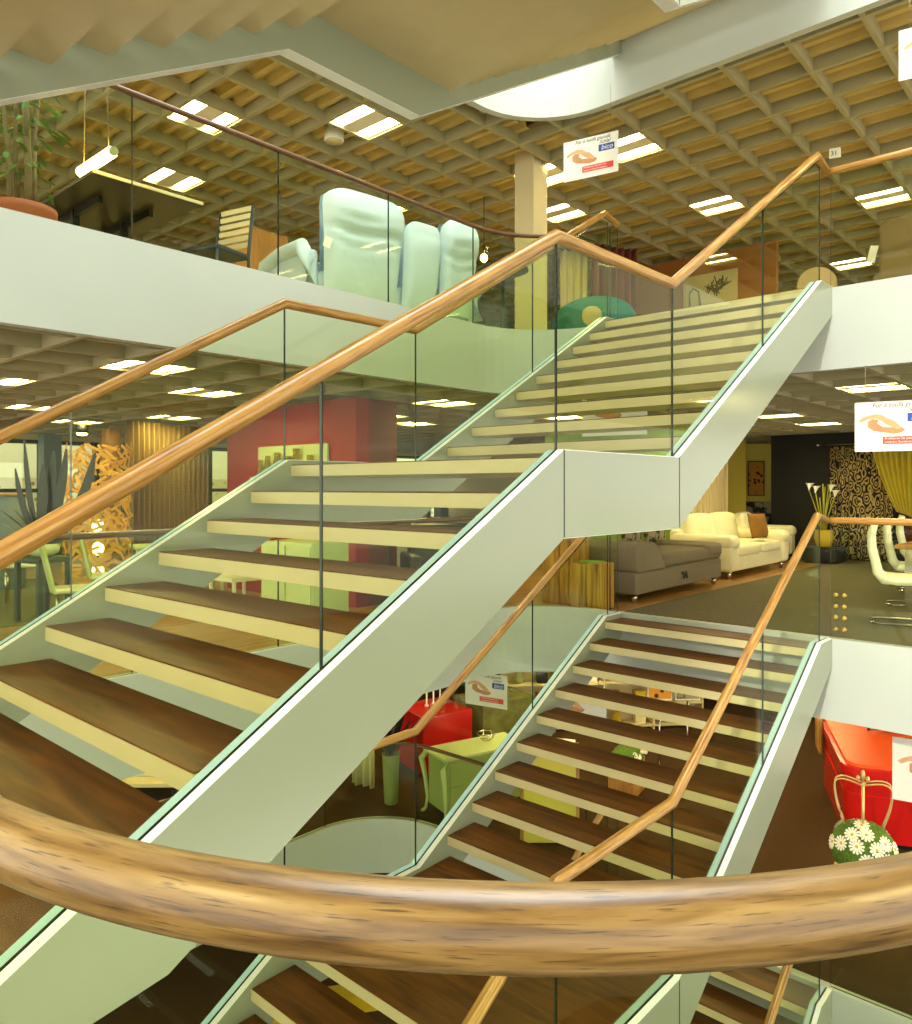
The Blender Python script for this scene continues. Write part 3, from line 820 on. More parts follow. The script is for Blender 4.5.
# slatted chair
p = at(226, 250, y=6.05)
t = thing('slat_back_chair', 'dark-framed chair with a slatted back at the end of the dark table', 'chair', (at(216, 250, y=6.45).x, 6.45, F), -PI/2+.25)
m = MB(); m.rbox(-.22, .22, -.22, .22, .42, .47, .02); m.build('seat', 'slate_blue', t)
for s in (-1, 1):
    m = MB(); m.tube([(s*.21, .22, 0), (s*.21, .2, .45), (s*.205, .27, .95)], .016, 8); m.build('leg', 'slate_blue', t)
    m = MB(); m.tube([(s*.2, -.2, 0), (s*.2, -.19, .44)], .016, 8); m.build('leg', 'slate_blue', t)
m = MB()
for k in range(6): z = .55+.072*k; m.box(-.2, .2, .215+.009*k, .232+.009*k, z, z+.045)
m.build('backrest', 'edge_light', t)
# oak cabinet
p = at(257, 250, y=8.6)
t = thing('oak_cabinet', 'plain yellow oak cabinet standing left of the mint recliner', 'cabinet', (p.x, 8.6, F))
m = MB(); m.box(-.3, .3, -.25, .25, .06, 1.55); m.build('body', 'oak_plain', t)
for s in (-1, 1): m = MB(); m.box(s*.148-.146, s*.148+.146, -.268, -.25, .1, 1.51); d_ = m.build('door', 'oak_plain', t); q = MB(); q.box(s*.03-.008, s*.03+.008, -.285, -.268, .7, .9); q.build('handle', 'chrome', d_)
m = MB(); m.box(-.27, .27, -.22, .22, 0, .06); m.build('plinth', 'dark_metal', t)
# mint recliner sofa, its back to the well
A = at(318, 250, y=5.98); B = at(470, 280, y=5.74)
rz = math.atan2(B.y-A.y, B.x-A.x); L = math.hypot(B.x-A.x, B.y-A.y)
t = thing('recliner_sofa', 'mint green leather recliner sofa with two raised headrests, its back to the upper railing', 'sofa', ((A.x+B.x)/2, (A.y+B.y)/2, F), rz)
def back(x0, x1, zt, head, nm):
    m = MB(); w = x1-x0
    def f(sg):
        def g(u, v):
            a = u*2-1; z = .18+(zt-.18)*v
            edge = (1-abs(a)**6)
            wv = (.017*math.sin(v*46+2.2*math.sin(u*5)+u*3)*edge*math.exp(-((v-.60)/.16)**2)+.010*math.sin(u*PI*3+v*4)*math.sin(v*PI)) if head else .006*math.sin(u*PI*3+v*4)*math.sin(v*PI)
            th = .03+.11*edge*(math.sin(PI*min(1, max(0, .06+.9*v)))**.5)
            if head: th += .055*edge*max(0, math.sin(PI*min(1, max(0, (v-.62)/.4))))**.7
            lean = -.10*v+(.05*max(0, v-.7))
            cr = (-.012*edge*math.exp(-((v-.68)/.025)**2)) if head else -.01*edge*math.exp(-((v-.86)/.025)**2)
            zz = z-(.10*abs(a)**5*(v**6))
            k = .90+.16*v-.05*max(0, v-.85)/.15
            return (x0+w*.5+w*.5*a*k, lean+sg*(th+cr+wv), zz)
        return g
    m.sheet(f(1), 22, 26); m.sheet(f(-1), 22, 26)
    bmesh.ops.remove_doubles(m.bm, verts=m.bm.verts[:], dist=.004)
    return m.build(nm, 'mint_leather', t)
h = L/2
c1 = at(395, 250, y=5.9); x1 = -h+math.hypot(c1.x-A.x, c1.y-A.y); c2 = at(434, 250, y=5.8); x2 = -h+math.hypot(c2.x-A.x, c2.y-A.y)
def ztop(px, py): q = at(px, py, y=5.85); return q.z-F
back(-h, x1, ztop(335, 187), True, 'backrest'); back(x1+.01, x2, ztop(410, 226), False, 'backrest'); back(x2+.01, h, ztop(450, 229), True, 'backrest')
m = MB(); m.rbox(-h+.03, h-.03, .0, .85, .12, .40, .05); m.build('base', 'mint_leather', t)
for i, (xa, xb) in enumerate(((-h+.05, x1), (x1, x2), (x2, h-.05))):
    m = MB(); m.rbox(xa+.01, xb-.01, .1, .92, .38, .52, .06, puff=.02); m.build('seat_cushion', 'mint_leather', t)
for s in (-1, 1):
    m = MB()
    P = [(s*(h+.10), .0, .20), (s*(h+.11), .02, .5), (s*(h+.11), .12, .62), (s*(h+.11), .55, .63), (s*(h+.11), .85, .58), (s*(h+.1), .95, .4), (s*(h+.1), .95, .14)]
    m.tube(P, .075, 12); m.rbox(s*(h+.04)-.07, s*(h+.04)+.07, .02, .93, .13, .60, .05); m.build('armrest', 'mint_leather', t)
m = MB(); m.box(-.035, .035, -.002, .002, -.05, .05); tg = m.build('price_tag', 'paper', t, loc=(-h+.01, -.16, .62)); tg.rotation_euler = (0, .35, -.4)
for sx in (-1, 1):
    for y in (.1, .75): m = MB(); m.lathe([(.03,0),(.035,.13)], seg=10); m.build('leg', 'chrome', t, loc=(sx*(h-.15), y, 0))
# bare bulb lamp
p = at(484, 258, d=11)
t = thing('spot_lamp', 'small bright spot lamp beside the mint recliner at the upper curve', 'lamp', p)
m = MB(); m.blob((0,0,0), (.05,.05,.06)); m.build('bulb', 'lamp_glow', t)
m = MB(); m.tube([(0,0,.05),(0,0,2*H-.655-p.z)], .006, 6); m.build('cord', 'dark_metal', t)
# bistro table
p = at(503, 270, d=9.0)
t = thing('bistro_table', 'round dark bistro table behind the glass, right of the mint recliner', 'table', (p.x, p.y, F))
hh = p.z-F
m = MB(); m.lathe([(.0,hh-.03),(.27,hh-.03),(.30,hh-.015),(.30,hh)], seg=28); m.build('tabletop', 'slate_blue', t)
m = MB(); m.lathe([(.22,0),(.22,.015),(.04,.04),(.025,.1),(.025,hh-.03)], seg=20); m.build('pedestal', 'dark_metal', t)
# teal tub sofa with a beige cushion
p = at(594, 310, d=10.6)
t = thing('tub_sofa', 'low teal sofa with a rounded back beyond the head of the stair', 'sofa', (p.x, p.y, F), TH-PI/2)
m = MB(); P = arc(0, 0, .66, PI*1.02, PI*1.98, 24)
def f(u, v):
    a = PI*(1+u); r = .55+.14*v; zt = .20+(.38*math.sin(PI*u)**.6)*v+.07*v
    return (r*.84*math.cos(a), r*.62*math.sin(a), .16+zt*1.0*v)
m.sheet(f, 28, 8, thick=(0,.09,0)); m.build('backrest', 'teal_fabric', t)
m = MB(); m.blob((0,-.02,.30), (.48,.36,.13), .5); m.build('seat', 'teal_fabric', t)
legs(t, [(-.3,-.2),(.3,-.2),(-.3,.2),(.3,.2)], .19, .025, 'chrome')
o = MB(); o.blob((0,0,0), (.13,.06,.13), .9); o = o.build('round_cushion', 'beige_fabric'); place(o, at(592, 316, d=10.0), TH-PI/2); tag(o, 'round beige cushion propped against the teal sofa', 'cushion')
# square column
p = at(531, 330, d=10.0)
m = MB(); m.box(p.x-.15, p.x+.15, p.y-.15, p.y+.15, F, 2*H-.5); struct('column', m, 'plaster_warm')
# maroon drapes and orange display wall
a = at(592, 300, d=12.5); c = at(636, 300, d=12.9)
drape('display_curtain', 'dark maroon curtain panel beside the orange wall, upper floor', 'curtain', a, c, F, F+2.25, 'maroon_drape', 7, .05)
a = at(560, 300, d=12.9); b = at(588, 300, d=12.9)
drape('display_curtain', 'pale olive curtain panel left of the maroon one, upper floor', 'curtain', a, b, F, F+2.25, 'slat_curtain', 4, .04)
a = at(637, 300, x=13.2); b = at(776, 300, x=13.2)
d = Vector((b.x-a.x, b.y-a.y)); n = Vector((-d.y, d.x)).normalized()
m = MB(); m.prism([(a.x, a.y), (b.x, b.y), (b.x-n.x*.12, b.y-n.y*.12), (a.x-n.x*.12, a.y-n.y*.12)] if False else [(a.x, a.y), (b.x, b.y), (b.x+n.x*.12, b.y+n.y*.12), (a.x+n.x*.12, a.y+n.y*.12)], 2, F, 2*H-.66); struct('wall_orange', m, 'orange_wall')
ang = math.atan2(d.y, d.x)
def onwall(px, py):
    s = (px-PX)/FPX; D = Vector((CT+s*ST, ST-s*CT)); 
    A2 = Vector((a.x, a.y)); den = D.x*d.y-D.y*d.x; tt = (A2.x*d.y-A2.y*d.x)/den
    return Vector((D.x*tt, D.y*tt, EYE-(py-PY)/FPX*tt))
q0, q1 = onwall(684, 305), onwall(738, 275)
t = thing('canvas_painting', 'beige canvas painting of dark loops and a grey scribble on the orange wall', 'painting', ((q0.x+q1.x)/2-n.x*.0152, (q0.y+q1.y)/2-n.y*.0152, (q0.z+q1.z)/2), ang)
W = (Vector((q1.x, q1.y))-Vector((q0.x, q0.y))).length/2; HH = .30
m = MB(); m.box(-W, W, -.015, .015, -HH, HH); m.build('canvas', 'canvas', t)
m = MB(); m.tube([(-W*.75,-.018,-HH*.8),(-W*.75,-.018,.0),(-W*.6,-.018,HH*.25),(-W*.4,-.018,.0),(-W*.35,-.018,-HH*.8)], .022, 6, rz=.012)
for k in range(26):
    aa = R.random()*6; m.tube([(W*.25+.28*math.cos(aa)*R.random(), -.018, .05+.2*math.sin(aa)*R.random()), (W*.4+.3*math.cos(aa+1)*R.random(), -.018, .05+.22*math.sin(aa+2)*R.random())], .01, 5)
m.build('paint_strokes', 'ink_dark', t)
# beige rounded chair and brown sofa behind the right-hand railing
p = at(822, 262, d=9.0)
t = thing('tub_chair', 'small beige chair with rounded back behind the stair-head glass', 'chair', (p.x, p.y, F), TH-PI/2-.2)
hh = p.z-F
m = MB(); m.prism([(-.22,.45)]+[(.22*math.cos(PI-PI*k/16)*1.0, hh-.2+.2*math.sin(PI*k/16)) for k in range(17)]+[(.22,.45)], 1, .2, .26); m.build('backrest', 'beige_fabric', t)
m = MB(); m.rbox(-.23, .23, -.24, .24, .40, .48, .03); m.build('seat', 'beige_fabric', t)
legs(t, [(-.19,-.2),(.19,-.2),(-.19,.2),(.19,.2)], .4, .018, 'oak_plain')
p = at(876, 222, d=8.4); q = at(960, 205, d=7.6)
rz = math.atan2(q.y-p.y, q.x-p.x)
t = thing('lounge_sofa', 'olive brown sofa back at the right edge behind the upper railing', 'sofa', ((p.x+q.x)/2, (p.y+q.y)/2, F), rz)
w = (Vector(q.xy)-Vector(p.xy)).length/2; hh = p.z-F
m = MB(); m.rbox(-w, w, 0, .26, .1, hh, .08, seg=4); m.build('backrest', 'brown_fabric', t)
m = MB(); m.rbox(-w, w, .2, 1.0, .1, .45, .07); m.build('seat', 'brown_fabric', t)
for s in (-1, 1): m = MB(); m.rbox(s*w-.12, s*w+.12, .06, 1.0, .1, .65, .07); m.build('armrest', 'brown_fabric', t)
legs(t, [(-w+.1,.1),(w-.1,.1),(-w+.1,.9),(w-.1,.9)], .1, .03, 'chrome')
m = MB(); m.box(-.05, .05, -.012, -.009, -.09, .09); tg = m.build('price_tag', 'paper', t, loc=(-w-.02, -.02, hh-.35)); tg.rotation_euler = (0, .3, 0)
# hanging signs of the upper floor
hanging_sign('white hand-picture sign hanging by the column under the upper ceiling', at(590.5, 157, d=8.07), 1.0, 2*H-.655)
hanging_sign('white sign cut by the right edge near the top of the photo', at(941, 46, d=6.3), 1.0, 2*H-.655)
# number plate under the ceiling
p = at(835, 153, d=8.6)
t = thing('number_plate', 'tiny white plate numbered 31 over the upper stair-head corner', 'sign', p, -1.3)
m = MB(); m.box(-.06, .06, -.004, .004, -.055, .055); m.build('plate', 'paper', t)
m = MB(); m.tube([(0,0,.054),(0,0,2*H-.44-p.z)], .003, 6); m.build('wire', 'wire', t)
text_mesh('31', .07, 'sign_ink', t, (-.045, -.0055, -.025), (PI/2,0,0))
# white can lamp on the ceiling
p = at(334, 138, z=2*H-.62)
t = thing('ceiling_speaker', 'white round can on the upper ceiling above the mint recliner', 'lamp', (p.x, p.y, 2*H-.50))
m = MB(); m.lathe([(.11,-.16),(.12,-.15),(.12,0)], seg=24); m.build('housing', 'white_lacquer', t)
m = MB(); m.lathe([(.02,-.165),(.1,-.162)], seg=24); m.build('grille', 'edge_light', t)
m = MB(); m.tube([(0,0,0),(0,0,.2)], .012, 8); m.build('rod', 'wire', t)
# back of the upper floor
m = MB(); m.box(18.6, 18.9, -2.3, 17.0, F, 2*H-.3); struct('wall_right', m, 'plaster_warm')
m = MB(); m.box(-1, 18.9, 17.0, 17.25, F, 2*H-.3); struct('wall_back', m, 'plaster_warm')
# =================================================================== MIDDLE FLOOR
F = 0.0
# --- setting: carpet, back walls, window wall with the yard behind
m = MB(); m.prism([(7.62,-2.35),(18.4,-2.35),(18.4,4.32),(7.62,4.32)], 2, .0, .008); struct('floor', m, 'carpet')
m = MB(); m.prism([(-2.3,-2.3),(7.0,-2.3),(7.0,-.16),(.9,-.16),(.35,.1),(.07,.6),(.07,5.0),(-2.3,5.0)], 2, .0, .008); struct('floor', m, 'carpet')  # unseen near-side carpet, added to dull reflections in the front glass
m = MB(); m.prism([(-1,8.4),(3.6,8.4),(4.6,12.5),(-1,12.5)], 2, .0, .008); struct('floor', m, 'rug_green')
WY = 17.0
def wall_with_windows(y, x0, x1, z0, z1, wins, name):
    m = MB(); x = x0
    for (a, b, c, d) in wins:
        m.box(x, a, y, y+.2, z0, z1); m.box(a, b, y, y+.2, z0, c); m.box(a, b, y, y+.2, d, z1); x = b
    m.box(x, x1, y, y+.2, z0, z1); struct(name, m, 'plaster_warm')
def px_x(px, y): return at(px, 480, y=y).x
wx = [(px_x(-60, WY), px_x(44, WY)), (px_x(50, WY), px_x(99, WY)), (px_x(112, WY), px_x(127, WY)), (px_x(208, WY), px_x(234, WY)), (px_x(370, WY), px_x(424, WY)), (px_x(428, WY), px_x(480, WY))]
wins = [(a, b, .35, 2.36) for a, b in wx]
wall_with_windows(WY, -1.5, 18.6, 0, 2.6, wins, 'wall_back')
for i, (a, b, c, d) in enumerate(wins):
    m = MB()
    for (xa, xb, za, zb) in ((a, a+.1, c, d), (b-.1, b, c, d), (a, b, c, c+.1), (a, b, d-.08, d), (a, b, 1.28, 1.36)): m.box(xa, xb, WY-.03, WY+.12, za, zb)
    fr = struct('window_%d' % (i+1), m, 'frame_dark')
    q = MB(); q.box(a+.09, b-.09, WY+.03, WY+.045, c+.09, d-.07); g = q.build('pane', 'clear_glass', fr)
m = MB(); m.box(-4, 22, 20.0, 20.6, 0, 1.62); w_ = struct('wall_outside', m, 'stones')
m = MB(); m.box(-4, 22, 20.62, 20.8, 0, 3.2); struct('wall_outside', m, 'outdoor_white')
m = MB(); m.box(18.6, 18.9, -2.3, 17.2, 0, 2.9); struct('wall_right', m, 'plaster_warm')
for i, px in enumerate((50, 441)):
    p = at(px, 490, y=WY-.4); m = MB(); m.box(p.x-.17, p.x+.17, p.y-.15, p.y+.15, 0, 2.6); struct('column', m, 'blue_grey')
# red partition, lime and lemon walls
m = MB(); m.box(5.8, 6.0, 6.75, 9.45, 0, 2.42); struct('wall_red', m, 'red_wall')
m = MB(); m.box(6.0, 6.45, 6.75, 6.85, 0, 2.42); struct('wall_red', m, 'maroon_drape')
a, b = at(545, 480, d=13.0), at(692, 480, d=13.6)
m = MB(); m.prism([(a.x, a.y), (b.x, b.y), (b.x+.1, b.y+.08), (a.x+.1, a.y+.08)], 2, 0, 2.42); struct('wall_lime', m, 'lime_wall')
p = at(115, 480, y=13.5); m = MB(); m.box(p.x-.10, p.x+.10, p.y, p.y+.3, 0, 2.42); struct('column', m, 'oak_plain')
# string curtain
a, b = at(127, 480, y=11.5), at(207, 480, y=11.9)
drape('string_curtain', 'brown and olive string curtain hanging left of the red wall', 'curtain', a, b, .02, 2.40, 'string_a', 16, .05)
# niche with amber vases in front of the red wall
q0, q1 = at(257, 477, x=5.74), at(326, 443, x=5.74)
t = thing('vase_shelf', 'pale lit shelf panel with amber glass vases, mounted on the red wall', 'shelf', (5.79, (q0.y+q1.y)/2, q0.z))
w = abs(q0.y-q1.y)/2; hh = q1.z-q0.z
m = MB(); m.box(-.03, -.002, -w, w, -.05, hh); m.build('back_panel', 'pale_green', t)
m = MB(); m.box(-.16, -.03, -w, w, -.05, -.0); m.build('shelf_board', 'pale_green', t)
vs = [(.86,.17,.04),(.62,.21,.045),(.30,.24,.09),(-.06,.2,.08),(-.30,.27,.10),(-.72,.2,.075)]
nm = ['slim amber bottle at the left end of the pale shelf','narrow amber vase second from the left on the pale shelf','wide amber vase third from the left on the pale shelf','squat amber vase in the middle of the pale shelf','tallest wide amber vase on the pale shelf','small amber vase at the right end of the pale shelf']
for (k, h_, r_), l_ in zip(vs, nm):
    h_ *= 1.25; r_ = min(r_, .055)
    m = MB(); m.lathe([(r_*.8,0),(r_,.02),(r_*1.05,h_*.5),(r_*.75,h_*.8),(r_*.85,h_),(r_*.75,h_),(r_*.65,h_*.8),(r_*.95,h_*.5),(r_*.7,.02)], seg=20)
    o = m.build('glass_vase', 'amber_glass', loc=(5.79-.095, (q0.y+q1.y)/2+k*w*.92, q0.z+.001)); tag(o, l_, 'vase', 'amber glass vases on the pale shelf')
# white sideboards seen between the treads
for (pxa, pxb, base, top, lab, dd) in ((262, 312, 628, 541, 'tall pale green-white sideboard glimpsed between the treads, in front of the red wall', 7.7), (205, 232, 610, 575, 'low white side table glimpsed between the treads left of the sideboard', 8.2)):
    a, b = at(pxa, base, d=dd), at(pxb, base, d=dd-.35)
    hgt = EYE-(top-PY)/FPX*dd; w = (b-a).xy.length/2; rz = math.atan2(b.y-a.y, b.x-a.x)
    t = thing('sideboard' if top < 560 else 'side_table', lab, 'cabinet' if top < 560 else 'table', ((a.x+b.x)/2, (a.y+b.y)/2, 0), rz)
    if top < 560:
        m = MB(); m.rbox(-w, w, 0, .55, .05, hgt, .012); m.build('body', 'pale_green', t)
        for s in (-1, 1): m = MB(); m.box(s*w/2-w/2+.01, s*w/2+w/2-.01, -.018, 0, .08, hgt-.03); m.build('door', 'pale_green', t)
        m = MB(); m.box(-w+.03, w-.03, .04, .5, 0, .05); m.build('plinth', 'dark_metal', t)
    else:
        m = MB(); m.box(-w, w, 0, .5, hgt-.04, hgt); m.build('tabletop', 'white_lacquer', t)
        legs(t, [(-w+.04,.05),(w-.04,.05),(-w+.04,.45),(w-.04,.45)], hgt-.04, .02, 'white_lacquer')
# yellow wood-chip lamp
p = at(98, 480, d=9.6); zt = EYE+44/FPX*9.6
t = thing('lattice_lamp', 'tall floor lamp wrapped in a lattice of yellow wood chips, left side', 'lamp', (p.x, p.y, 0))
m = MB(); R = random.Random(11)
for k in range(440):
    th = R.random()*2*PI; z = .08+R.random()*(zt-.12); a2 = R.uniform(-1.2, 1.2); l = .085; r0 = .36+R.uniform(-.02, .035)
    c = Vector((r0*math.cos(th), r0*math.sin(th), z)); tg = Vector((-math.sin(th), math.cos(th), 0)); d = tg*math.cos(a2)+Vector((0,0,1))*math.sin(a2); nn = Vector((math.cos(th), math.sin(th), 0)); s_ = d.cross(nn)
    f = [c+d*l*u+s_*.016*v+nn*o for o in (0, .006) for u, v in ((-1,-1),(1,-1),(1,1),(-1,1))]
    V_ = [m.bm.verts.new(x) for x in f]
    for q in ((0,1,2,3),(7,6,5,4),(0,4,5,1),(2,6,7,3),(1,5,6,2),(3,7,4,0)): m._q([V_[i] for i in q])
m.build('lattice', 'yellow_chip', t)
m = MB(); m.lathe([(.30,0),(.32,.02),(.32,.07),(.05,.09)], seg=28); m.build('base', 'dark_metal', t)
for z in (.35, .62, .9):
    m = MB(); m.blob((0,0,z), (.07,.07,.085)); m.build('bulb', 'soft_glow', t)
m = MB(); m.tube([(0,0,.08),(0,0,zt-.1)], .015, 8); m.build('rod', 'dark_metal', t)
# dark stool with strap-leaved plant
p = at(43, 557, d=8.0)
t = thing('side_table', 'slim dark side table carrying the black strap-leaved plant at the left edge', 'table', (p.x, p.y, 0), .3)
hgt = EYE-(557-PY)/FPX*8.0
m = MB(); m.rbox(-.2, .2, -.2, .2, hgt-.05, hgt, .008); m.build('tabletop', 'slate_blue', t)
for sx in (-1, 1):
    for sy in (-1, 1): m = MB(); m.box(-.022, .022, -.022, .022, 0, hgt-.05); m.build('leg', 'slate_blue', t, loc=(sx*.165, sy*.165, 0))
t = thing('strap_leaf_plant', 'black-green strap-leaved plant in a white bowl on the dark side table', 'plant', (p.x, p.y, hgt+.001))
m = MB(); m.lathe([(.08,0),(.15,.05),(.17,.14),(.15,.14),(.13,.06)], seg=24); m.build('bowl', 'white_lacquer', t)
m = MB()
for i, (dx, l, w) in enumerate([(-.12,1.12,.028),(.02,.86,.05),(.07,1.0,.05),(.16,1.02,.045),(.34,.98,.05),(-.2,.82,.03)]):
    sd = Vector((ST,-CT,0)); b0 = sd*dx*.35+Vector((CT,ST,0))*R.uniform(-.06,.06); e = b0+sd*dx*1.25+Vector((0,0,l))
    n_ = 5; A_, B_ = [], []
    for k in range(n_+1):
        u = k/n_; c = b0.lerp(e, u)+sd*(dx*.2*math.sin(PI*u)); w_ = w*(.7+.5*math.sin(PI*(.2+.6*u)))*(1-.75*u**5)
        A_.append(m.bm.verts.new(c-sd*w_+Vector((0,0,.10)))); B_.append(m.bm.verts.new(c+sd*w_+Vector((0,0,.10+w_*.4))))
    for k in range(n_): m._q([A_[k], B_[k], B_[k+1], A_[k+1]])
m.build('broad_leaf', 'leaf_dark', t)
m = MB(); strap_plant(m, 26, .6, .012, .62, seed=5, droop=.32); bmesh.ops.translate(m.bm, verts=m.bm.verts[:], vec=(0,0,.12)); m.build('thin_leaf', 'leaf_dark', t)
# blue barrel
p = at(8, 480, d=10.5)
t = thing('blue_barrel', 'pale blue cylinder standing behind the strap-leaved plant at the left edge', 'stool', (p.x, p.y, 0))
m = MB(); m.lathe([(.20,0),(.22,.02),(.22,1.26),(.20,1.28)], seg=30); m.build('body', 'blue_grey', t)
m = MB(); m.lathe([(.225,.0),(.23,.005),(.23,.03),(.225,.035)], seg=30); m.build('rim', 'oak_plain', t, loc=(0,0,1.27))
# pale dining group behind the far railing
def shell_chair(label, p, rz, group):
    t = thing('shell_chair', label, 'chair', p, rz, group)
    m = MB(); m.sheet(lambda u, v: ((u-.5)*(.42-.06*v), .20+.10*v+.03*math.cos((u-.5)*PI), .42+.46*v), 8, 8, thick=(0,.02,0)); m.build('backrest', 'pale_green', t)
    m = MB(); m.rbox(-.21, .21, -.22, .22, .42, .455, .015); m.build('seat', 'white_lacquer', t)
    legs(t, [(-.18,-.18),(.18,-.18),(-.17,.18),(.17,.18)], .42, .014, 'chrome')
shell_chair('pale green chair just right of the slim dark side table', tuple(at(80, 590, d=7.2).xy)+(0,), 1.25, 'pale chairs behind the far railing')
shell_chair('pale green chair farther right, its back tilted before the wood-chip lamp', tuple(at(113, 590, d=8.3).xy)+(0,), 1.15, 'pale chairs behind the far railing')
shell_chair('pale green chair half hidden behind the slim dark side table', tuple(at(24, 590, d=9.4).xy)+(0,), 1.2, 'pale chairs behind the far railing')
p = at(186, 560, d=9.3)
t = thing('dining_table', 'low pale table beside the pale chairs behind the far railing', 'table', (p.x, p.y, 0), -.3)
m = MB(); m.rbox(-.6, .6, -.35, .35, .66, .70, .012); m.build('tabletop', 'pale_green', t)
legs(t, [(-.5,-.28),(.5,-.28),(-.5,.28),(.5,.28)], .66, .025, 'white_lacquer')
# dark lounge chair and box seen between the middle treads
p = at(448, 523, d=8.6)
t = thing('dark_armchair', 'dark brown armchair glimpsed between treads below the stair landing', 'armchair', (p.x+.3, p.y+.3, 0), -.6)
m = MB(); m.rbox(-.4, .4, .25, .45, .15, .95, .06); m.build('backrest', 'dark_panel', t)
m = MB(); m.rbox(-.4, .4, -.4, .3, .15, .45, .06, puff=.01); m.build('seat', 'dark_panel', t)
for s in (-1, 1): m = MB(); m.rbox(s*.42-.07, s*.42+.07, -.4, .42, .12, .62, .05); m.build('armrest', 'dark_panel', t)
legs(t, [(-.35,-.35),(.35,-.35),(-.35,.38),(.35,.38)], .15, .02, 'chrome')
# ceiling spots of the middle floor
for i, (px, py, d, lab) in enumerate(((82, 432, 13.0, 'small dark ceiling spot above the wood-chip lamp'), (381, 415, 11.5, 'bright ceiling spot right of the red wall, seen through the stair glass'))):
    p = at(px, py, d=d)
    t = thing('ceiling_spot', lab, 'spotlight', (p.x, p.y, p.z))
    m = MB(); m.lathe([(.05,-.02),(.10,-.02),(.11,.10),(.05,.14),(.02,.16)], seg=18); m.build('housing', 'dark_metal' if i == 0 else 'white_lacquer', t)
    m = MB(); m.lathe([(.0,-.03),(.09,-.03)], seg=18, cap=False); m.blob((0,0,-.03), (.085,.085,.03)); m.build('bulb', 'lamp_glow', t)
    m = MB(); m.tube([(0,0,.14),(0,0,CEIL+.02-p.z)], .012, 8); m.build('stem', 'dark_metal', t)
# log stools with a lime cushion by the head of the lower stair
for i, (px, base, top, d, lab) in enumerate(((566, 600, 530, 9.3, 'tall block of yellow timber behind the rail beside the sofa bed'), (592, 606, 562, 8.8, 'short yellow timber block in front of the tall one, beside the sofa bed'))):
    p = at(px, base, d=d); h_ = EYE-(top-PY)/FPX*d
    t = thing('timber_stool', lab, 'stool', (p.x, p.y, 0), .2, 'timber blocks')
    m = MB(); w_ = .11 if i == 0 else .10
    for kx in (-1, 1):
        for ky in (-1, 1): m.rbox(kx*w_-w_+.004, kx*w_+w_-.004, ky*w_-w_+.004, ky*w_+w_-.004, 0, h_-.01*(kx+ky+2)*.5, .012)
    m.build('log', 'stump_wood', t)
    m = MB(); m.lathe([(.02,0),(w_*1.6,.004),(w_*1.6,.012)], seg=18); m.build('felt_pad', 'lime_wall' if i else 'stump_wood', t, loc=(0,0,h_-.004))
# grey sofa bed
a, b = at(640, 603, z=0), at(716, 583, z=0)
rz = math.atan2(b.y-a.y, b.x-a.x); L = 2.55
t = thing('sofa_bed', 'brown-grey fabric sofa bed with raised head end and floral cushions', 'sofa', (a.x+1.15, a.y+.0, 0), rz*.3)
m = MB(); m.rbox(-L/2, L/2, 0, .95, .10, .38, .03); m.build('storage_base', 'grey_fabric', t)
m = MB(); m.rbox(-L/2+.62, L/2, -.02, .93, .38, .56, .07, puff=.012); m.build('mattress', 'grey_fabric', t)
m = MB(); m.rbox(L/2-.62, L/2+.01, -.03, .94, .42, .60, .06, puff=.01); m.build('foot_pad', 'grey_fabric', t)
m = MB(); M = Matrix.Translation((-L/2+.62, 0, .40)) @ Matrix.Rotation(-.0, 4, 'Y')
m.prism([(-.66,.02),(.10,.02),(.06,.08),(-.16,.34),(-.24,.38),(-.60,.38),(-.68,.32)], 1, -.03, .95); bmesh.ops.translate(m.bm, verts=m.bm.verts[:], vec=(-L/2+.66,0,.34)); bmesh.ops.bevel(m.bm, geom=m.bm.edges[:], offset=.035, segments=3, affect='EDGES', profile=.5)
for f in m.bm.faces: f.smooth = True
m.build('headrest', 'grey_fabric', t)
m = MB(); m.tube([(-.06,-.02,.28),(-.03,-.035,.25),(0,-.03,.28),(.03,-.035,.25),(.06,-.02,.28)], .012, 6); m.tube([(-.05,-.035,.20),(0,-.03,.27),(.05,-.035,.20)], .012, 6); m.build('pull_tie', 'grey_dark', t)
legs(t, [(-L/2+.1,.08),(L/2-.1,.08),(-L/2+.1,.85),(L/2-.1,.85)], .10, .035, 'chrome')
sofa_t = t; bx, by = t.location.x, t.location.y
cushion('floral cushion at the left of the two leaning on the sofa bed', (bx+.15, by+.80, .575), 'floral_fabric', .60, .05, -.28)
cushion('floral cushion nearer the cream sofa, leaning on the sofa bed', (bx+.72, by+.74, .565), 'floral_fabric', .62, -.03, -.28)
# cream sofa, armchair and gold cushion
a = at(737, 579, z=0)
sofa2('cream leather two-seat sofa with broad rounded arms, against the slatted curtain', 'sofa', (a.x+1.0, a.y-.02, 0), .0, W=2.45, D=1.05, hb=.92)
cushion('square gold cushion lying against the back of the cream sofa', (a.x+1.78, a.y+.30, .512), 'gold_velvet', .44, -.35, -.25)
sofa2('cream armchair behind the right arm of the cream sofa', 'armchair', (a.x+3.25, a.y+.35, 0), .1, W=1.25, D=.95, hb=.88, name='armchair', seats=1)
m = MB(); m.box(-.14, .14, -.1, .1, 0, .006); o = m.build('leaflet', 'paper'); place(o, (a.x+1.25, a.y+.12, .53), .4); tag(o, 'white leaflet lying on the seat of the cream sofa', 'leaflet')
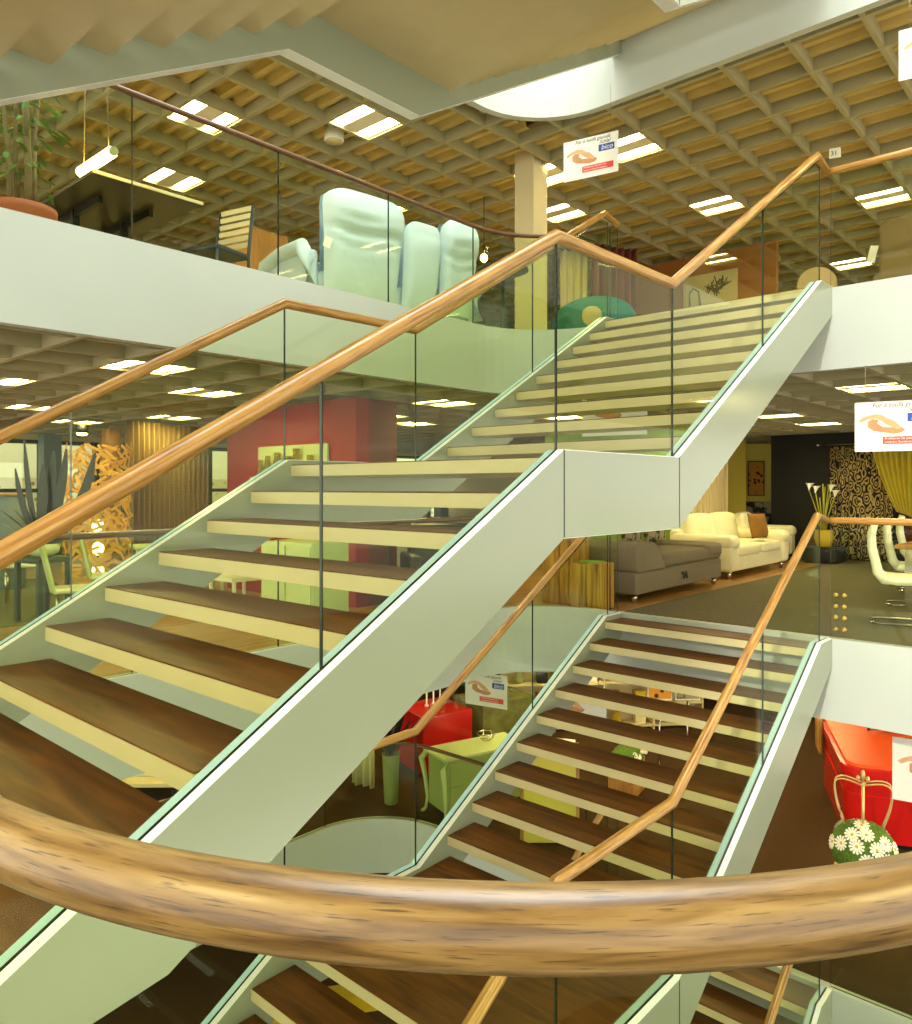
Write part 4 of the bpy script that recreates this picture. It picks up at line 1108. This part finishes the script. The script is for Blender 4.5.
# slatted curtain and lemon panel behind the sofas
q0, q1 = at(686, 500, y=6.3), at(726, 500, y=6.2)
drape('slatted_curtain', 'beige striped curtain behind the left end of the cream sofa', 'curtain', q0, q1, .02, 2.38, 'slat_curtain', 9, .05)
q0, q1 = at(722, 500, d=17.2), at(746, 500, d=16.8)
m = MB(); m.prism([(q0.x, q0.y), (q1.x, q1.y), (q1.x+.2, q1.y+.15), (q0.x+.2, q0.y+.15)], 2, 0, 2.42); struct('wall_lemon', m, 'lemon_wall')
# far alcove with picture and floral chair
q0, q1 = at(735, 500, d=18.4), at(800, 500, d=18.0)
m = MB(); m.prism([(q0.x, q0.y), (q1.x, q1.y), (q1.x+.2, q1.y+.2), (q0.x+.2, q0.y+.2)], 2, 0, 2.42); struct('wall_alcove', m, 'lemon_wall')
e = (Vector(q1.xy)-Vector(q0.xy)).normalized(); rz = math.atan2(e.y, e.x)
c = at(754.5, 478, d=18.25); c = Vector((c.x-.06, c.y-.06, c.z))
t = thing('framed_picture', 'dark chequered picture on the yellow alcove wall beside the black wall', 'picture', c, rz)
m = MB(); m.box(-.17, .17, -.012, .012, -.40, .38); m.build('canvas', 'chequer_art', t)
m = MB()
for s in (-1, 1): m.box(s*.175-.012, s*.175+.012, -.02, .012, -.42, .40)
for z in (-.41, .39): m.box(-.18, .18, -.02, .012, z-.012, z+.012)
m.build('frame', 'frame_dark', t)
p = at(763, 520, d=17.4)
t = thing('patterned_armchair', 'dark floral armchair in the alcove left of the black wall', 'armchair', (p.x, p.y, 0), TH-PI/2)
zt = EYE-(502-PY)/FPX*17.1
m = MB(); m.rbox(-.34, .34, .2, .4, .1, zt, .08, seg=4); m.build('backrest', 'floral_fabric', t)
m = MB(); m.rbox(-.36, .36, -.4, .3, .12, .46, .06, puff=.01); m.build('seat', 'floral_fabric', t)
for s in (-1, 1): m = MB(); m.rbox(s*.36-.07, s*.36+.07, -.38, .38, .1, .62, .06); m.build('armrest', 'floral_fabric', t)
legs(t, [(-.3,-.33),(.3,-.33),(-.3,.33),(.3,.33)], .12, .02, 'dark_metal')
# black display wall with patterned curtain and ochre drape
BX = 16.0
yl, yr = at(771, 500, x=BX).y, at(960, 500, x=BX).y
m = MB(); m.box(BX, BX+.15, yr, yl, 0, 2.44); m.box(BX-1.2, BX, yl-.02, yl+.08, 0, 2.44) if False else None; struct('wall_black', m, 'black_wall')
yc0, yc1 = at(830, 500, x=BX-.2).y, at(893, 500, x=BX-.2).y
drape('patterned_curtain', 'black and gold damask curtain hanging on the black wall', 'curtain', (BX-.2, yc0), (BX-.2, yc1), .03, 2.16, 'damask', 8, .045)
t = thing('curtain_rod', 'thin dark curtain rod above the damask curtain', 'rod', (BX-.2, (yc0+yc1)/2, 2.2))
w_ = abs(yc0-yc1)/2
m = MB(); m.tube([(0,-w_-.25,0),(0,w_+.2,0)], .012, 8); m.build('pole', 'chrome', t)
for s in (-1, 1): m = MB(); m.blob((0, s*(w_+.22), 0), (.028,.028,.028)); m.build('finial', 'chrome', t)
for s in (-1, 1): m = MB(); m.tube([(0,s*w_*.8,0),(.2,s*w_*.8,0)], .01, 6); m.build('bracket', 'chrome', t)
# ochre swag gathered to the right
y0_, y1_ = at(870, 480, x=BX-.45).y, at(912, 480, x=BX-.45).y
m = MB()
def swag(u, v):
    # u across, v downwards: gathered low at the right
    x = BX-.42-.05*math.sin(u*7*2*PI)*(1-.5*v); yy = y0_+(y1_-y0_)*u
    yy = yy+(y1_-yy)*.62*v**1.6; z = 2.35-(1.50-.10*(1-u))*v
    return (x, yy, z)
m.sheet(swag, 56, 14, thick=(.012,0,0)); o = m.build('swag_drape', 'ochre_drape'); tag(o, 'ochre yellow drape gathered to the right beside the damask curtain', 'curtain')
yq0, yq1 = at(905, 500, x=BX-.3).y, at(950, 500, x=BX-.3).y
drape('side_drape', 'dark brown drape behind the ochre one at the right edge', 'curtain', (BX-.3, yq0), (BX-.3, yq1), .03, 2.38, 'maroon_drape', 5, .05)
# tall yellow vase with calla lilies
p = at(824, 560, d=14.2)
t = thing('plinth', 'low black plinth under the yellow flower vase', 'plinth', (p.x, p.y, 0))
pz = EYE-(547-PY)/FPX*14.2
m = MB(); m.rbox(-.3, .3, -.3, .3, .03, pz-.02, .01); m.build('body', 'black_wall', t)
m = MB(); m.rbox(-.31, .31, -.31, .31, pz-.02, pz, .006); m.build('top_plate', 'black_wall', t)
m = MB(); m.box(-.26, .26, -.26, .26, 0, .03); m.build('foot', 'dark_metal', t)
t = thing('flower_vase', 'tall yellow vase with pale calla lilies before the black wall', 'vase', (p.x, p.y, pz+.001))
zt = EYE-(530-PY)/FPX*14.2-pz
m = MB(); m.lathe([(.10,0),(.13,.02),(.17,zt*.6),(.15,zt*.95),(.16,zt),(.14,zt),(.12,zt*.6)], seg=24); m.build('vase', 'yellow_lacquer', t)
m = MB(); mf = MB()
for i, (dx, dz) in enumerate(((-.28,.85),(-.16,.80),(-.08,.70),(.02,.90),(.12,.82),(.05,.62),(-.02,.95),(.09,.95),(.20,.72))):
    sd = Vector((ST,-CT,0)); e_ = sd*dx+Vector((0,0,zt+dz-.1)); b_ = Vector((.02*i-.08, .02, zt-.2))
    m.tube([b_, b_.lerp(e_, .5)+sd*dx*-.12+Vector((0,0,.05)), e_], .011, 6)
    if i in (0, 1, 4, 8):
        T_ = Matrix.Translation(e_) @ Matrix.Rotation(.5, 4, 'Y')
        prof = [(.008,-.02),(.02,.03),(.04,.09),(.075,.13),(.06,.125),(.02,.05)]
        for k in range(len(prof)-1):
            for j in range(10):
                c = [(prof[k+o2][0]*math.cos(2*PI*(j+o1)/10), prof[k+o2][0]*math.sin(2*PI*(j+o1)/10), prof[k+o2][1]+(.04*math.cos(2*PI*(j+o1)/10) if k+o2 >= 3 else 0)) for o1, o2 in ((0,0),(1,0),(1,1),(0,1))]
                mf._q([mf.bm.verts.new(T_ @ Vector(x)) for x in c], 0, True)
m.build('stem', 'stem_lime', t); mf.build('blossom', 'petal', t)
# white cantilever chairs round a pale wood table
spots = [at(878, 624, z=0), at(893, 606, z=0), at(905, 592, z=0)]
dirr = (spots[2]-spots[0]).normalized()
labs = ['white leather cantilever chair nearest the oak-railed glass at the right edge', 'white leather cantilever chair, middle one of the row at the right edge', 'white leather cantilever chair farthest back in the row at the right edge']
for i, l_ in enumerate(labs):
    p = Vector((spots[i].x+ST*.24, spots[i].y-CT*.24, .008)); cantilever_chair(l_, p, -PI/2+.25, 'white dining chairs at the right')
t = thing('dining_table', 'pale wood dining table before the white cantilever chairs at the right edge', 'table', (at(905, 541, z=.745).x+.6, at(905, 541, z=.745).y-.50, .008))
m = MB(); m.rbox(-1.5, 1.5, -.42, .42, .70, .745, .01); m.build('tabletop', 'oak_plain', t)
for sx in (-1, 1): m = MB(); m.box(sx*1.3-.04, sx*1.3+.04, -.35, .35, 0, .70); m.build('leg', 'chrome', t)
# signs and plate
hanging_sign('white hand-picture sign hanging in front of the black wall at the right edge', at(895, 426, d=6.45), 1.0, CEIL)
hanging_sign('hand-picture sign glimpsed between the upper treads', at(614, 412, d=9.3), 1.35, CEIL)
p = at(841, 396, d=9.5)
t = thing('number_plate', 'tiny plate numbered 33 under the low ceiling left of the hanging sign', 'sign', p, -1.3)
m = MB(); m.box(-.075, .075, -.004, .004, -.06, .06); m.build('plate', 'edge_light', t)
m = MB(); m.tube([(0,0,.05),(0,0,max(.07, CEIL-p.z))], .003, 6); m.build('wire', 'wire', t)
text_mesh('33', .08, 'sign_ink', t, (-.05, -.0055, -.03), (PI/2,0,0))
# =================================================================== LOWER FLOORS
F = -H
m = MB(); m.box(18.6, 18.9, -2.3, 17.0, F, -.3); struct('wall_right', m, 'plaster_warm')
m = MB(); m.box(-1, 18.9, 17.0, 17.25, F, -.3); struct('wall_back', m, 'plaster_warm')
m = MB(); m.box(18.6, 18.9, -2.3, 14.0, -2*H, -H-.3); struct('wall_right', m, 'plaster_warm')
m = MB(); m.box(-1, 18.9, 14.0, 14.3, -2*H, -H-.3); struct('wall_back', m, 'plaster_warm')
# big red bench with bright orange padded top
zt = F+1.0
c = at(846, 764, z=zt); far = at(824, 722, z=zt)
t = thing('display_counter', 'large red lacquered counter with a bright orange top and rounded corner, lower floor right', 'counter', (c.x, c.y, F), .42)
Lx = 2.1; Wy = 2.4
def rr(x0, x1, y0, y1, r, n=8):
    P = []
    for cx, cy, a0 in ((x1-r, y0+r, -PI/2), (x1-r, y1-r, 0), (x0+r, y1-r, PI/2), (x0+r, y0+r, PI)):
        for i in range(n+1): a_ = a0+PI/2*i/n; P.append((cx+r*math.cos(a_), cy+r*math.sin(a_)))
    return P
m = MB(); m.prism(rr(0, Lx, -Wy, 0, .22), 2, .06, .86); m.build('body', 'red_lacquer', t)
m = MB(); m.prism(rr(-.012, Lx+.01, -Wy, .012, .23), 2, .60, .63); m.build('bead', 'red_lacquer', t)
m = MB(); m.prism(rr(-.03, Lx+.03, -Wy-.02, .03, .25), 2, .86, .96); m.build('apron', 'red_lacquer', t)
m = MB(); m.prism(rr(.03, Lx, -Wy+.02, -.03, .2), 2, .96, 1.0); m.build('padded_top', 'orange_seat', t)
m = MB(); m.prism(rr(.05, Lx-.05, -Wy+.05, -.05, .2), 2, 0, .06); m.build('plinth', 'dark_metal', t)
m = MB(); m.rbox(Lx-.40, Lx+.04, .03, .09, .55, 1.05, .025); m.build('side_board', 'oak_plain', t)
cb = Vector((c.x, c.y, zt+.001))
def onb(x, y): return (c.x+x*math.cos(.42)-y*math.sin(.42), c.y+x*math.sin(.42)+y*math.cos(.42), zt+.03)
pil = at(885, 742, z=zt+.15)
cushion('black, white and red patterned cushion on the orange counter top', onb(1.5, -.75), 'floral_fabric', .5, .6-PI/2, -.5)
cushion('red cushion lying beside the patterned one on the orange counter top', onb(1.5, -1.45), 'red_wall', .46, .4-PI/2, -.7)
# moss ball with daisies and a gilt wire crown
a=None
p = at(863, 850, d=8.3)
cz = EYE-(849-PY)/FPX*8.3-F
t = thing('crown_planter', 'moss ball set with white daisies and topped by a gilt wire crown', 'planter', (p.x, p.y, F))
r0 = .31
m = MB(); m.lathe([(.20,0),(.24,.02),(.28,cz-.22),(.26,cz-.2)], seg=28); m.build('pot', 'yellow_lacquer', t)
m = MB(); m.blob((0,0,cz), (r0, r0, r0*.92), 1, 40, 26)
R = random.Random(4)
for v in m.bm.verts: v.co += (v.co-Vector((0,0,cz))).normalized()*R.uniform(-.012, .02)
m.build('moss_ball', 'moss', t)
fw = Vector((-p.x, -p.y, 0)).normalized(); sd = Vector((-fw.y, fw.x, 0))
def view(u, v):
    n = fw*math.cos(u)*math.cos(v)+sd*math.sin(u)*math.cos(v)+Vector((0,0,1))*math.sin(v); return n.normalized()
for (u, v) in ((-.75,.35),(-.20,.42),(-.45,.75),(.15,.85),(.45,.40),(.12,.02),(.75,.05),(.85,.55),(-1.2,.2),(1.3,.3),(-.1,1.2),(2.4,.4),(3.4,.5),(-2.2,.5)):
    n = view(u, v); m = MB(); daisy(m, Vector((0,0,cz))+n*(r0+.01), n, .082); m.build('daisy', ['petal', 'petal_eye'], t)
m = MB(); tz = cz+.70; bz = cz+r0*.82
for a_ in (0, PI):
    for off in (-.05, .05):
        pts = []
        for k in range(17):
            u = k/16; x = (.19+.10*math.sin(PI/2*u/.55)) if u < .55 else .29*(1-((u-.55)/.45)**2.0)
            z = bz+(tz-bz)*(u/.62 if u < .62 else 1+.10*math.sin((u-.62)/.38*PI))
            pts.append(sd*x*math.cos(a_)*.95+fw*off+Vector((0,0,min(z, tz+.06))))
        m.tube(pts, .009, 6)
m.build('crown_hoop', 'gilt', t)
m = MB(); m.tube([fw*.1+Vector((0,0,bz-.12)), fw*.05+Vector((0,0,tz+.02))], .016, 8); m.build('crown_rod', 'gilt', t)
m = MB(); top = fw*.05+Vector((0,0,tz+.08))
m.blob(top+Vector((0,0,.03)), (.022,.022,.06)); m.blob(top+sd*.045, (.03,.02,.028)); m.blob(top-sd*.045, (.03,.02,.028)); m.blob(top-Vector((0,0,.05)), (.05,.03,.018)); m.build('crown_finial', 'gilt', t)
hanging_sign('hand-picture sign hanging over the red counter at the right edge', at(945, 776, d=7.3), 1.45, -.655)
# tall green vase with dark branches
p = at(391, 803, z=F)
t = thing('floor_vase', 'tall tapering pale green floor vase holding dark branches', 'vase', p)
zv = .69
m = MB(); m.lathe([(.085,0),(.095,.01),(.125,zv),(.135,zv+.01),(.12,zv+.01),(.105,zv-.05),(.08,.1)], seg=28); m.build('vase', 'vase_green', t)
m = MB(); R = random.Random(9)
for k in range(20):
    a_ = R.random()*2*PI; s_ = R.uniform(.05, .3); l = R.uniform(.5, 1.0)
    m.tube([(.05*math.cos(a_), .05*math.sin(a_), zv-.2), (s_*.6*math.cos(a_), s_*.6*math.sin(a_), zv+l*.5), (s_*1.2*math.cos(a_+.2), s_*1.2*math.sin(a_+.2), zv+l)], .007, 5)
m.build('branch', 'bark', t)
m = MB()
for k in range(16):
    a_ = R.random()*2*PI; m.leaf((.04*math.cos(a_), .04*math.sin(a_), zv), (.45*math.cos(a_), .45*math.sin(a_), zv+R.uniform(.5,1.0)), .03, droop=.1)
m.build('leaf', 'leaf_dark', t)
# ivory curtain ends
q0, q1 = at(352, 785, z=F), at(374, 790, z=F)
drape('ivory_curtain', 'ivory curtain with three folds left of the tall green vase', 'curtain', q0, q1, F+.03, F+2.35, 'ivory_drape', 3, .05)
# red display table with glassware
a = at(408, 782, z=F); b = at(470, 795, z=F)
t = thing('display_cube', 'glossy red display cube behind the pale green dresser, glasses on top', 'display stand', (a.x+.83, a.y+.26, F), -.25)
m = MB(); m.rbox(-.46, .46, -.45, .45, .03, .92, .006); m.build('body', 'red_lacquer', t)
m = MB(); m.box(-.5, .5, -.4, .4, 0, .03); m.build('plinth', 'dark_metal', t)
rt = t.location.copy()
t = thing('display_cube', 'olive display cube with white tableware right of the red one', 'display stand', (rt.x+1.05, rt.y-.45, F), -.25)
m = MB(); m.rbox(-.55, .55, -.4, .4, .03, .98, .006); m.build('body', 'rug_green', t)
m = MB(); m.box(-.5, .5, -.35, .35, 0, .03); m.build('plinth', 'dark_metal', t)
ot = t.location.copy()
def goblet(loc, h, r, label, mat='clear_glass', group='glassware on the display cubes'):
    m = MB(); m.lathe([(r*.8,0),(r*.8,.006),(.008,.02),(.008,h*.45),(r*.7,h*.55),(r,h*.8),(r*.85,h),(r*.8,h),(r*.92,h*.8),(r*.6,h*.57)], seg=16)
    o = m.build('goblet', mat, loc=loc); tag(o, label, 'glass', group)
def jar(loc, h, r, label, mat='clear_glass', group='glassware on the display cubes'):
    m = MB(); m.lathe([(r*.9,0),(r,.01),(r,h*.75),(r*.8,h*.9),(r*.85,h),(r*.75,h),(r*.72,h*.88),(r*.92,h*.74),(r*.9,.02)], seg=18)
    o = m.build('glass_jar', mat, loc=loc); tag(o, label, 'jar', group)
for k, (dx, dy) in enumerate(((-.30,-.25),(-.12,-.32),(.05,-.20),(.22,-.30),(.36,-.15))):
    goblet((rt.x+dx, rt.y+dy, F+.921), .16+.02*(k % 2), .045, 'clear goblet on the red cube, number %s from its left end' % ['one','two','three','four','five'][k])
jar((rt.x+.34, rt.y-.36, F+.921), .2, .08, 'wide clear jar at the front corner of the red cube')
for k, (dx, dy) in enumerate(((-.40,.0),(-.22,.1),(-.05,-.1),(.15,.05),(.32,-.05))):
    jar((ot.x+dx, ot.y+dy, F+.981), .09, .06, '%s small white-glass jar on the olive cube' % ['first','second','third','fourth','last'][k], group='small jars on the olive cube')
for k in range(3):
    m = MB(); m.lathe([(.035,0),(.035,.02),(.014,.03),(.014,.26),(.004,.27)], seg=14); o = m.build('candle', 'petal', loc=(rt.x-.05+.16*k, rt.y+.1, F+.921)); tag(o, '%s slim cream candle standing on the red cube' % ['left','middle','right'][k], 'candle', 'cream candles on the red cube')
# pale green dresser with curved leg
a = at(432, 822, z=F)
t = thing('dresser', 'pale green dresser with curved legs behind the curved lower rail', 'cabinet', (a.x+.74, a.y-.14, F), -.30)
m = MB(); m.rbox(-.62, .62, -.25, .25, .12, .84, .015); m.build('body', 'vase_green', t)
m = MB(); m.rbox(-.68, .68, -.29, .29, .84, .88, .012); m.build('top', 'pale_green', t)
for sx in (-1, 1):
    for sy in (-1, 1):
        m = MB(); P = [(sx*.64, sy*.26, .84), (sx*.70, sy*.30, .74), (sx*.66, sy*.27, .5), (sx*.63, sy*.25, .2), (sx*.65, sy*.27, .05), (sx*.69, sy*.30, .0)]
        m.tube(P, .03, 8, taper=[.035,.04,.032,.024,.02,.026]); m.build('leg', 'pale_green', t)
for k in range(2): m = MB(); m.box(-.56, .56, -.262, -.25, .17+.33*k, .47+.33*k); dr = m.build('drawer', 'vase_green', t); q = MB(); q.blob((0,-.275,.32+.33*k), (.025,.018,.025)); q.build('knob', 'chrome', dr)
dp = t.location.copy()
t = thing('wire_bowl', 'small chrome wire bowl on the pale green dresser', 'bowl', (dp.x+.25, dp.y+.02, F+.881))
for k, (r_, z_) in enumerate(((.06,.01),(.10,.05),(.13,.10))):
    m = MB(); m.tube([(r_*math.cos(2*PI*j/20), r_*math.sin(2*PI*j/20), z_) for j in range(20)], .007, 6, closed=True); m.build('ring', 'chrome', t)
for k in range(6):
    a_ = PI/3*k; m = MB(); m.tube([(.06*math.cos(a_), .06*math.sin(a_), .01), (.10*math.cos(a_), .10*math.sin(a_), .05), (.13*math.cos(a_), .13*math.sin(a_), .10)], .004, 5); m.build('rib', 'chrome', t)
# things glimpsed under the lower flight
hanging_sign('hand-picture sign left of the lower stair, behind the far handrail', at(486, 690, d=10.3), 1.05, -.655)
hanging_sign('hand-picture sign glimpsed between the lower treads', at(578, 706, d=10.2), 1.3, -.655)
q0, q1 = at(512, 850, z=F), at(548, 850, z=F)
t = thing('notice_board', 'plain yellow display panel seen between the lowest treads', 'board', (q0.x+.5, q0.y-.3, F), -PI/2+TH)
m = MB(); m.box(-.42, .30, -.02, .02, .02, 1.25); m.build('board', 'lemon_wall', t)
for s in (-.42, .28): m = MB(); m.box(s-.02, s+.02, -.03, .03, 0, 1.27); m.build('post', 'oak_plain', t)
for s in (-.42, .28): m = MB(); m.box(s-.03, s+.03, -.2, .2, 0, .02); m.build('foot', 'dark_metal', t)
p = at(563, 810, z=F)
t = thing('pedestal', 'white pedestal glimpsed between the lower treads', 'pedestal', (p.x, p.y, F), .4)
m = MB(); m.rbox(-.15, .15, -.15, .15, .04, .95, .01); m.build('body', 'white_lacquer', t)
m = MB(); m.box(-.18, .18, -.18, .18, 0, .04); m.build('foot', 'white_lacquer', t)
p = at(620, 800, z=F)
t = thing('moss_planter', 'dark moss block dotted with white daisies glimpsed between the lower treads', 'planter', (p.x+.2, p.y, F), .2)
m = MB(); m.rbox(-.4, .4, -.15, .15, .0, .5, .02); m.build('box', 'oak_plain', t)
m = MB(); m.blob((0,0,.56), (.42,.18,.16), .6, 36, 16)
for v in m.bm.verts: v.co += Vector((R.uniform(-1,1), R.uniform(-1,1), R.uniform(-1,1)))*.012
m.build('moss_ball', 'moss', t)
for k in range(5): m = MB(); daisy(m, (-.3+.15*k, -.17, .60+.05*(k % 2)), (-.3,-.8,.5), .06); m.build('daisy', ['petal', 'petal_eye'], t)
p = at(668, 700, d=11.5)
for k, (px, lab, mat) in enumerate(((660, 'yellow blossom photo card glimpsed under the middle of the lower stair', 'chequer_art'), (688, 'brown plant photo card glimpsed right of the yellow one under the lower stair', 'floral_fabric'))):
    p = at(px, 760, d=11.8)
    t = thing('photo_stand', lab, 'picture', (p.x, p.y, F), -PI/2+TH)
    m = MB(); m.box(-.17, .17, -.01, .01, 1.25, 1.62); m.build('print', mat, t)
    m = MB(); m.box(-.19, .19, .01, .025, 1.22, 1.65); m.build('backing', 'white_lacquer', t)
    m = MB(); m.tube([(0,.03,0),(0,.03,1.3)], .015, 8); m.build('pole', 'chrome', t)
    m = MB(); m.lathe([(.14,0),(.14,.015),(.02,.03)], seg=18); m.build('foot', 'chrome', t)
# pale low shelving across the back of the lower floor
q = at(605, 800, d=14.2)
t = thing('shelf_unit', 'long pale shelf unit running behind the lower stair', 'shelf', (q.x, q.y, F), -PI/2+TH+.1)
m = MB(); m.box(-1.9, 1.9, .0, .35, .05, .09); m.box(-1.9, 1.9, .33, .35, .05, 1.7); m.build('back', 'plaster_warm', t)
for k in range(4): m = MB(); m.box(-1.88, 1.88, 0, .33, .45+.4*k, .48+.4*k); m.build('shelf_board', 'plaster_warm', t)
for k in range(5): m = MB(); m.box(-1.9+.94*k, -1.87+.94*k, 0, .34, 0, 1.7); m.build('upright', 'plaster_warm', t)
cols = ['red_wall','oak_plain','vase_green','white_lacquer','yellow_lacquer','leaf_dark','terracotta','cream_leather']
cn = ['red','tan','pale green','white','yellow','dark green','terracotta','cream']
row = ['bottom','second','third','top']
for rr_ in range(4):
    for k in range(8):
        mm = cols[(k*3+rr_*5) % 8]; cc = cn[(k*3+rr_*5) % 8]
        m = MB()
        if k % 2: m.rbox(-.1, .1, -.09, .09, 0, .18, .01)
        else: m.lathe([(.06,0),(.09,.08),(.05,.2),(.06,.22),(.04,.22)], seg=14)
        if k % 2: m.rbox(-.105, .105, -.095, .095, .17, .205, .008)
        o = m.build('storage_box' if k % 2 else 'small_vase', mm); M = Matrix.Translation(t.location) @ Matrix.Rotation(t.rotation_euler.z, 4, 'Z')
        o.location = M @ Vector((-1.62+.465*k+(.0 if k % 2 else .03), .15, (.0915 if rr_ == 0 else .081+.4*rr_)+.0005)); o.rotation_euler.z = t.rotation_euler.z
        tag(o, '%s %s on the %s board of the pale shelf unit' % (cc, 'lidded box' if k % 2 else 'vase', row[rr_]), 'box' if k % 2 else 'vase', 'wares on the pale shelf unit')
# striped cushion stack under the first treads at the left
p = at(155, 795, z=F)
for k, (mat, lab) in enumerate((('white_lacquer', 'white folded blanket glimpsed through the bottom treads at the left'), ('red_wall', 'dark red folded blanket behind the white one through the bottom treads'), ('dark_panel', 'black folded blanket left of the white one through the bottom treads'))):
    m = MB(); m.rbox(-.5, .5, -.14, .14, .0, .10, .04); m.rbox(-.49, .49, -.13, .13, .09, .16, .035)
    pp = Vector((p.x, p.y, F))+Vector((.36*(k-1)*.9, (0, .33, -.33)[k], 0)) if False else Vector((p.x+(0, .27, -.27)[k], p.y+(0, -.30, .30)[k], F+.449))
    o = m.build('folded_blanket', mat); place(o, pp, .73); tag(o, lab, 'blanket', 'folded blankets on the low table')
t = thing('low_table', 'low pale table under the folded blankets, seen through the bottom treads', 'table', (p.x, p.y, F), .75)
m = MB(); m.box(-.75, .75, -.6, .6, .40, .449); m.build('tabletop', 'plaster_warm', t)
legs(t, [(-.65,-.5),(.65,-.5),(-.65,.5),(.65,.5)], .40, .03, 'dark_metal')
# lowest floor: yellow rug
p = at(345, 1000, z=-2*H)
m = MB(); m.rbox(-1.3, 1.3, -.35, .35, 0, .02, .008); m.box(-1.3, 1.3, -.02, .02, .02, .022, 0); o = m.build('floor_runner', 'yellow_lacquer'); place(o, (p.x, p.y, -2*H), -.6); tag(o, 'yellow runner on the lowest floor glimpsed between the bottom treads', 'rug')
# ------------------------------------------------------------------ light
w = bpy.data.worlds.new('world'); S.world = w; w.use_nodes = True
bg = w.node_tree.nodes['Background']; bg.inputs[0].default_value = (1.0, .98, .82, 1); bg.inputs[1].default_value = 2.7
def area(name, loc, sx, sy, power, col, rot=(0,0,0)):
    l = bpy.data.lights.new(name, 'AREA'); l.shape = 'RECTANGLE'; l.size = sx; l.size_y = sy; l.energy = power; l.color = col
    o = bpy.data.objects.new(name, l); COL.objects.link(o); o.location = loc; o.rotation_euler = rot
    return o
area('skylight', ((X0+X1)/2, (Y0+Y1)/2, 13.0), 9.0, 8.0, 2200, (.92, 1.0, 1.0))
S.view_settings.view_transform = 'Standard'; S.view_settings.look = 'None'; S.view_settings.gamma = 1; S.view_settings.use_curve_mapping = False
S.view_settings.exposure = -0.08
S.cycles.transparent_max_bounces = 40
S.cycles.max_bounces = 10
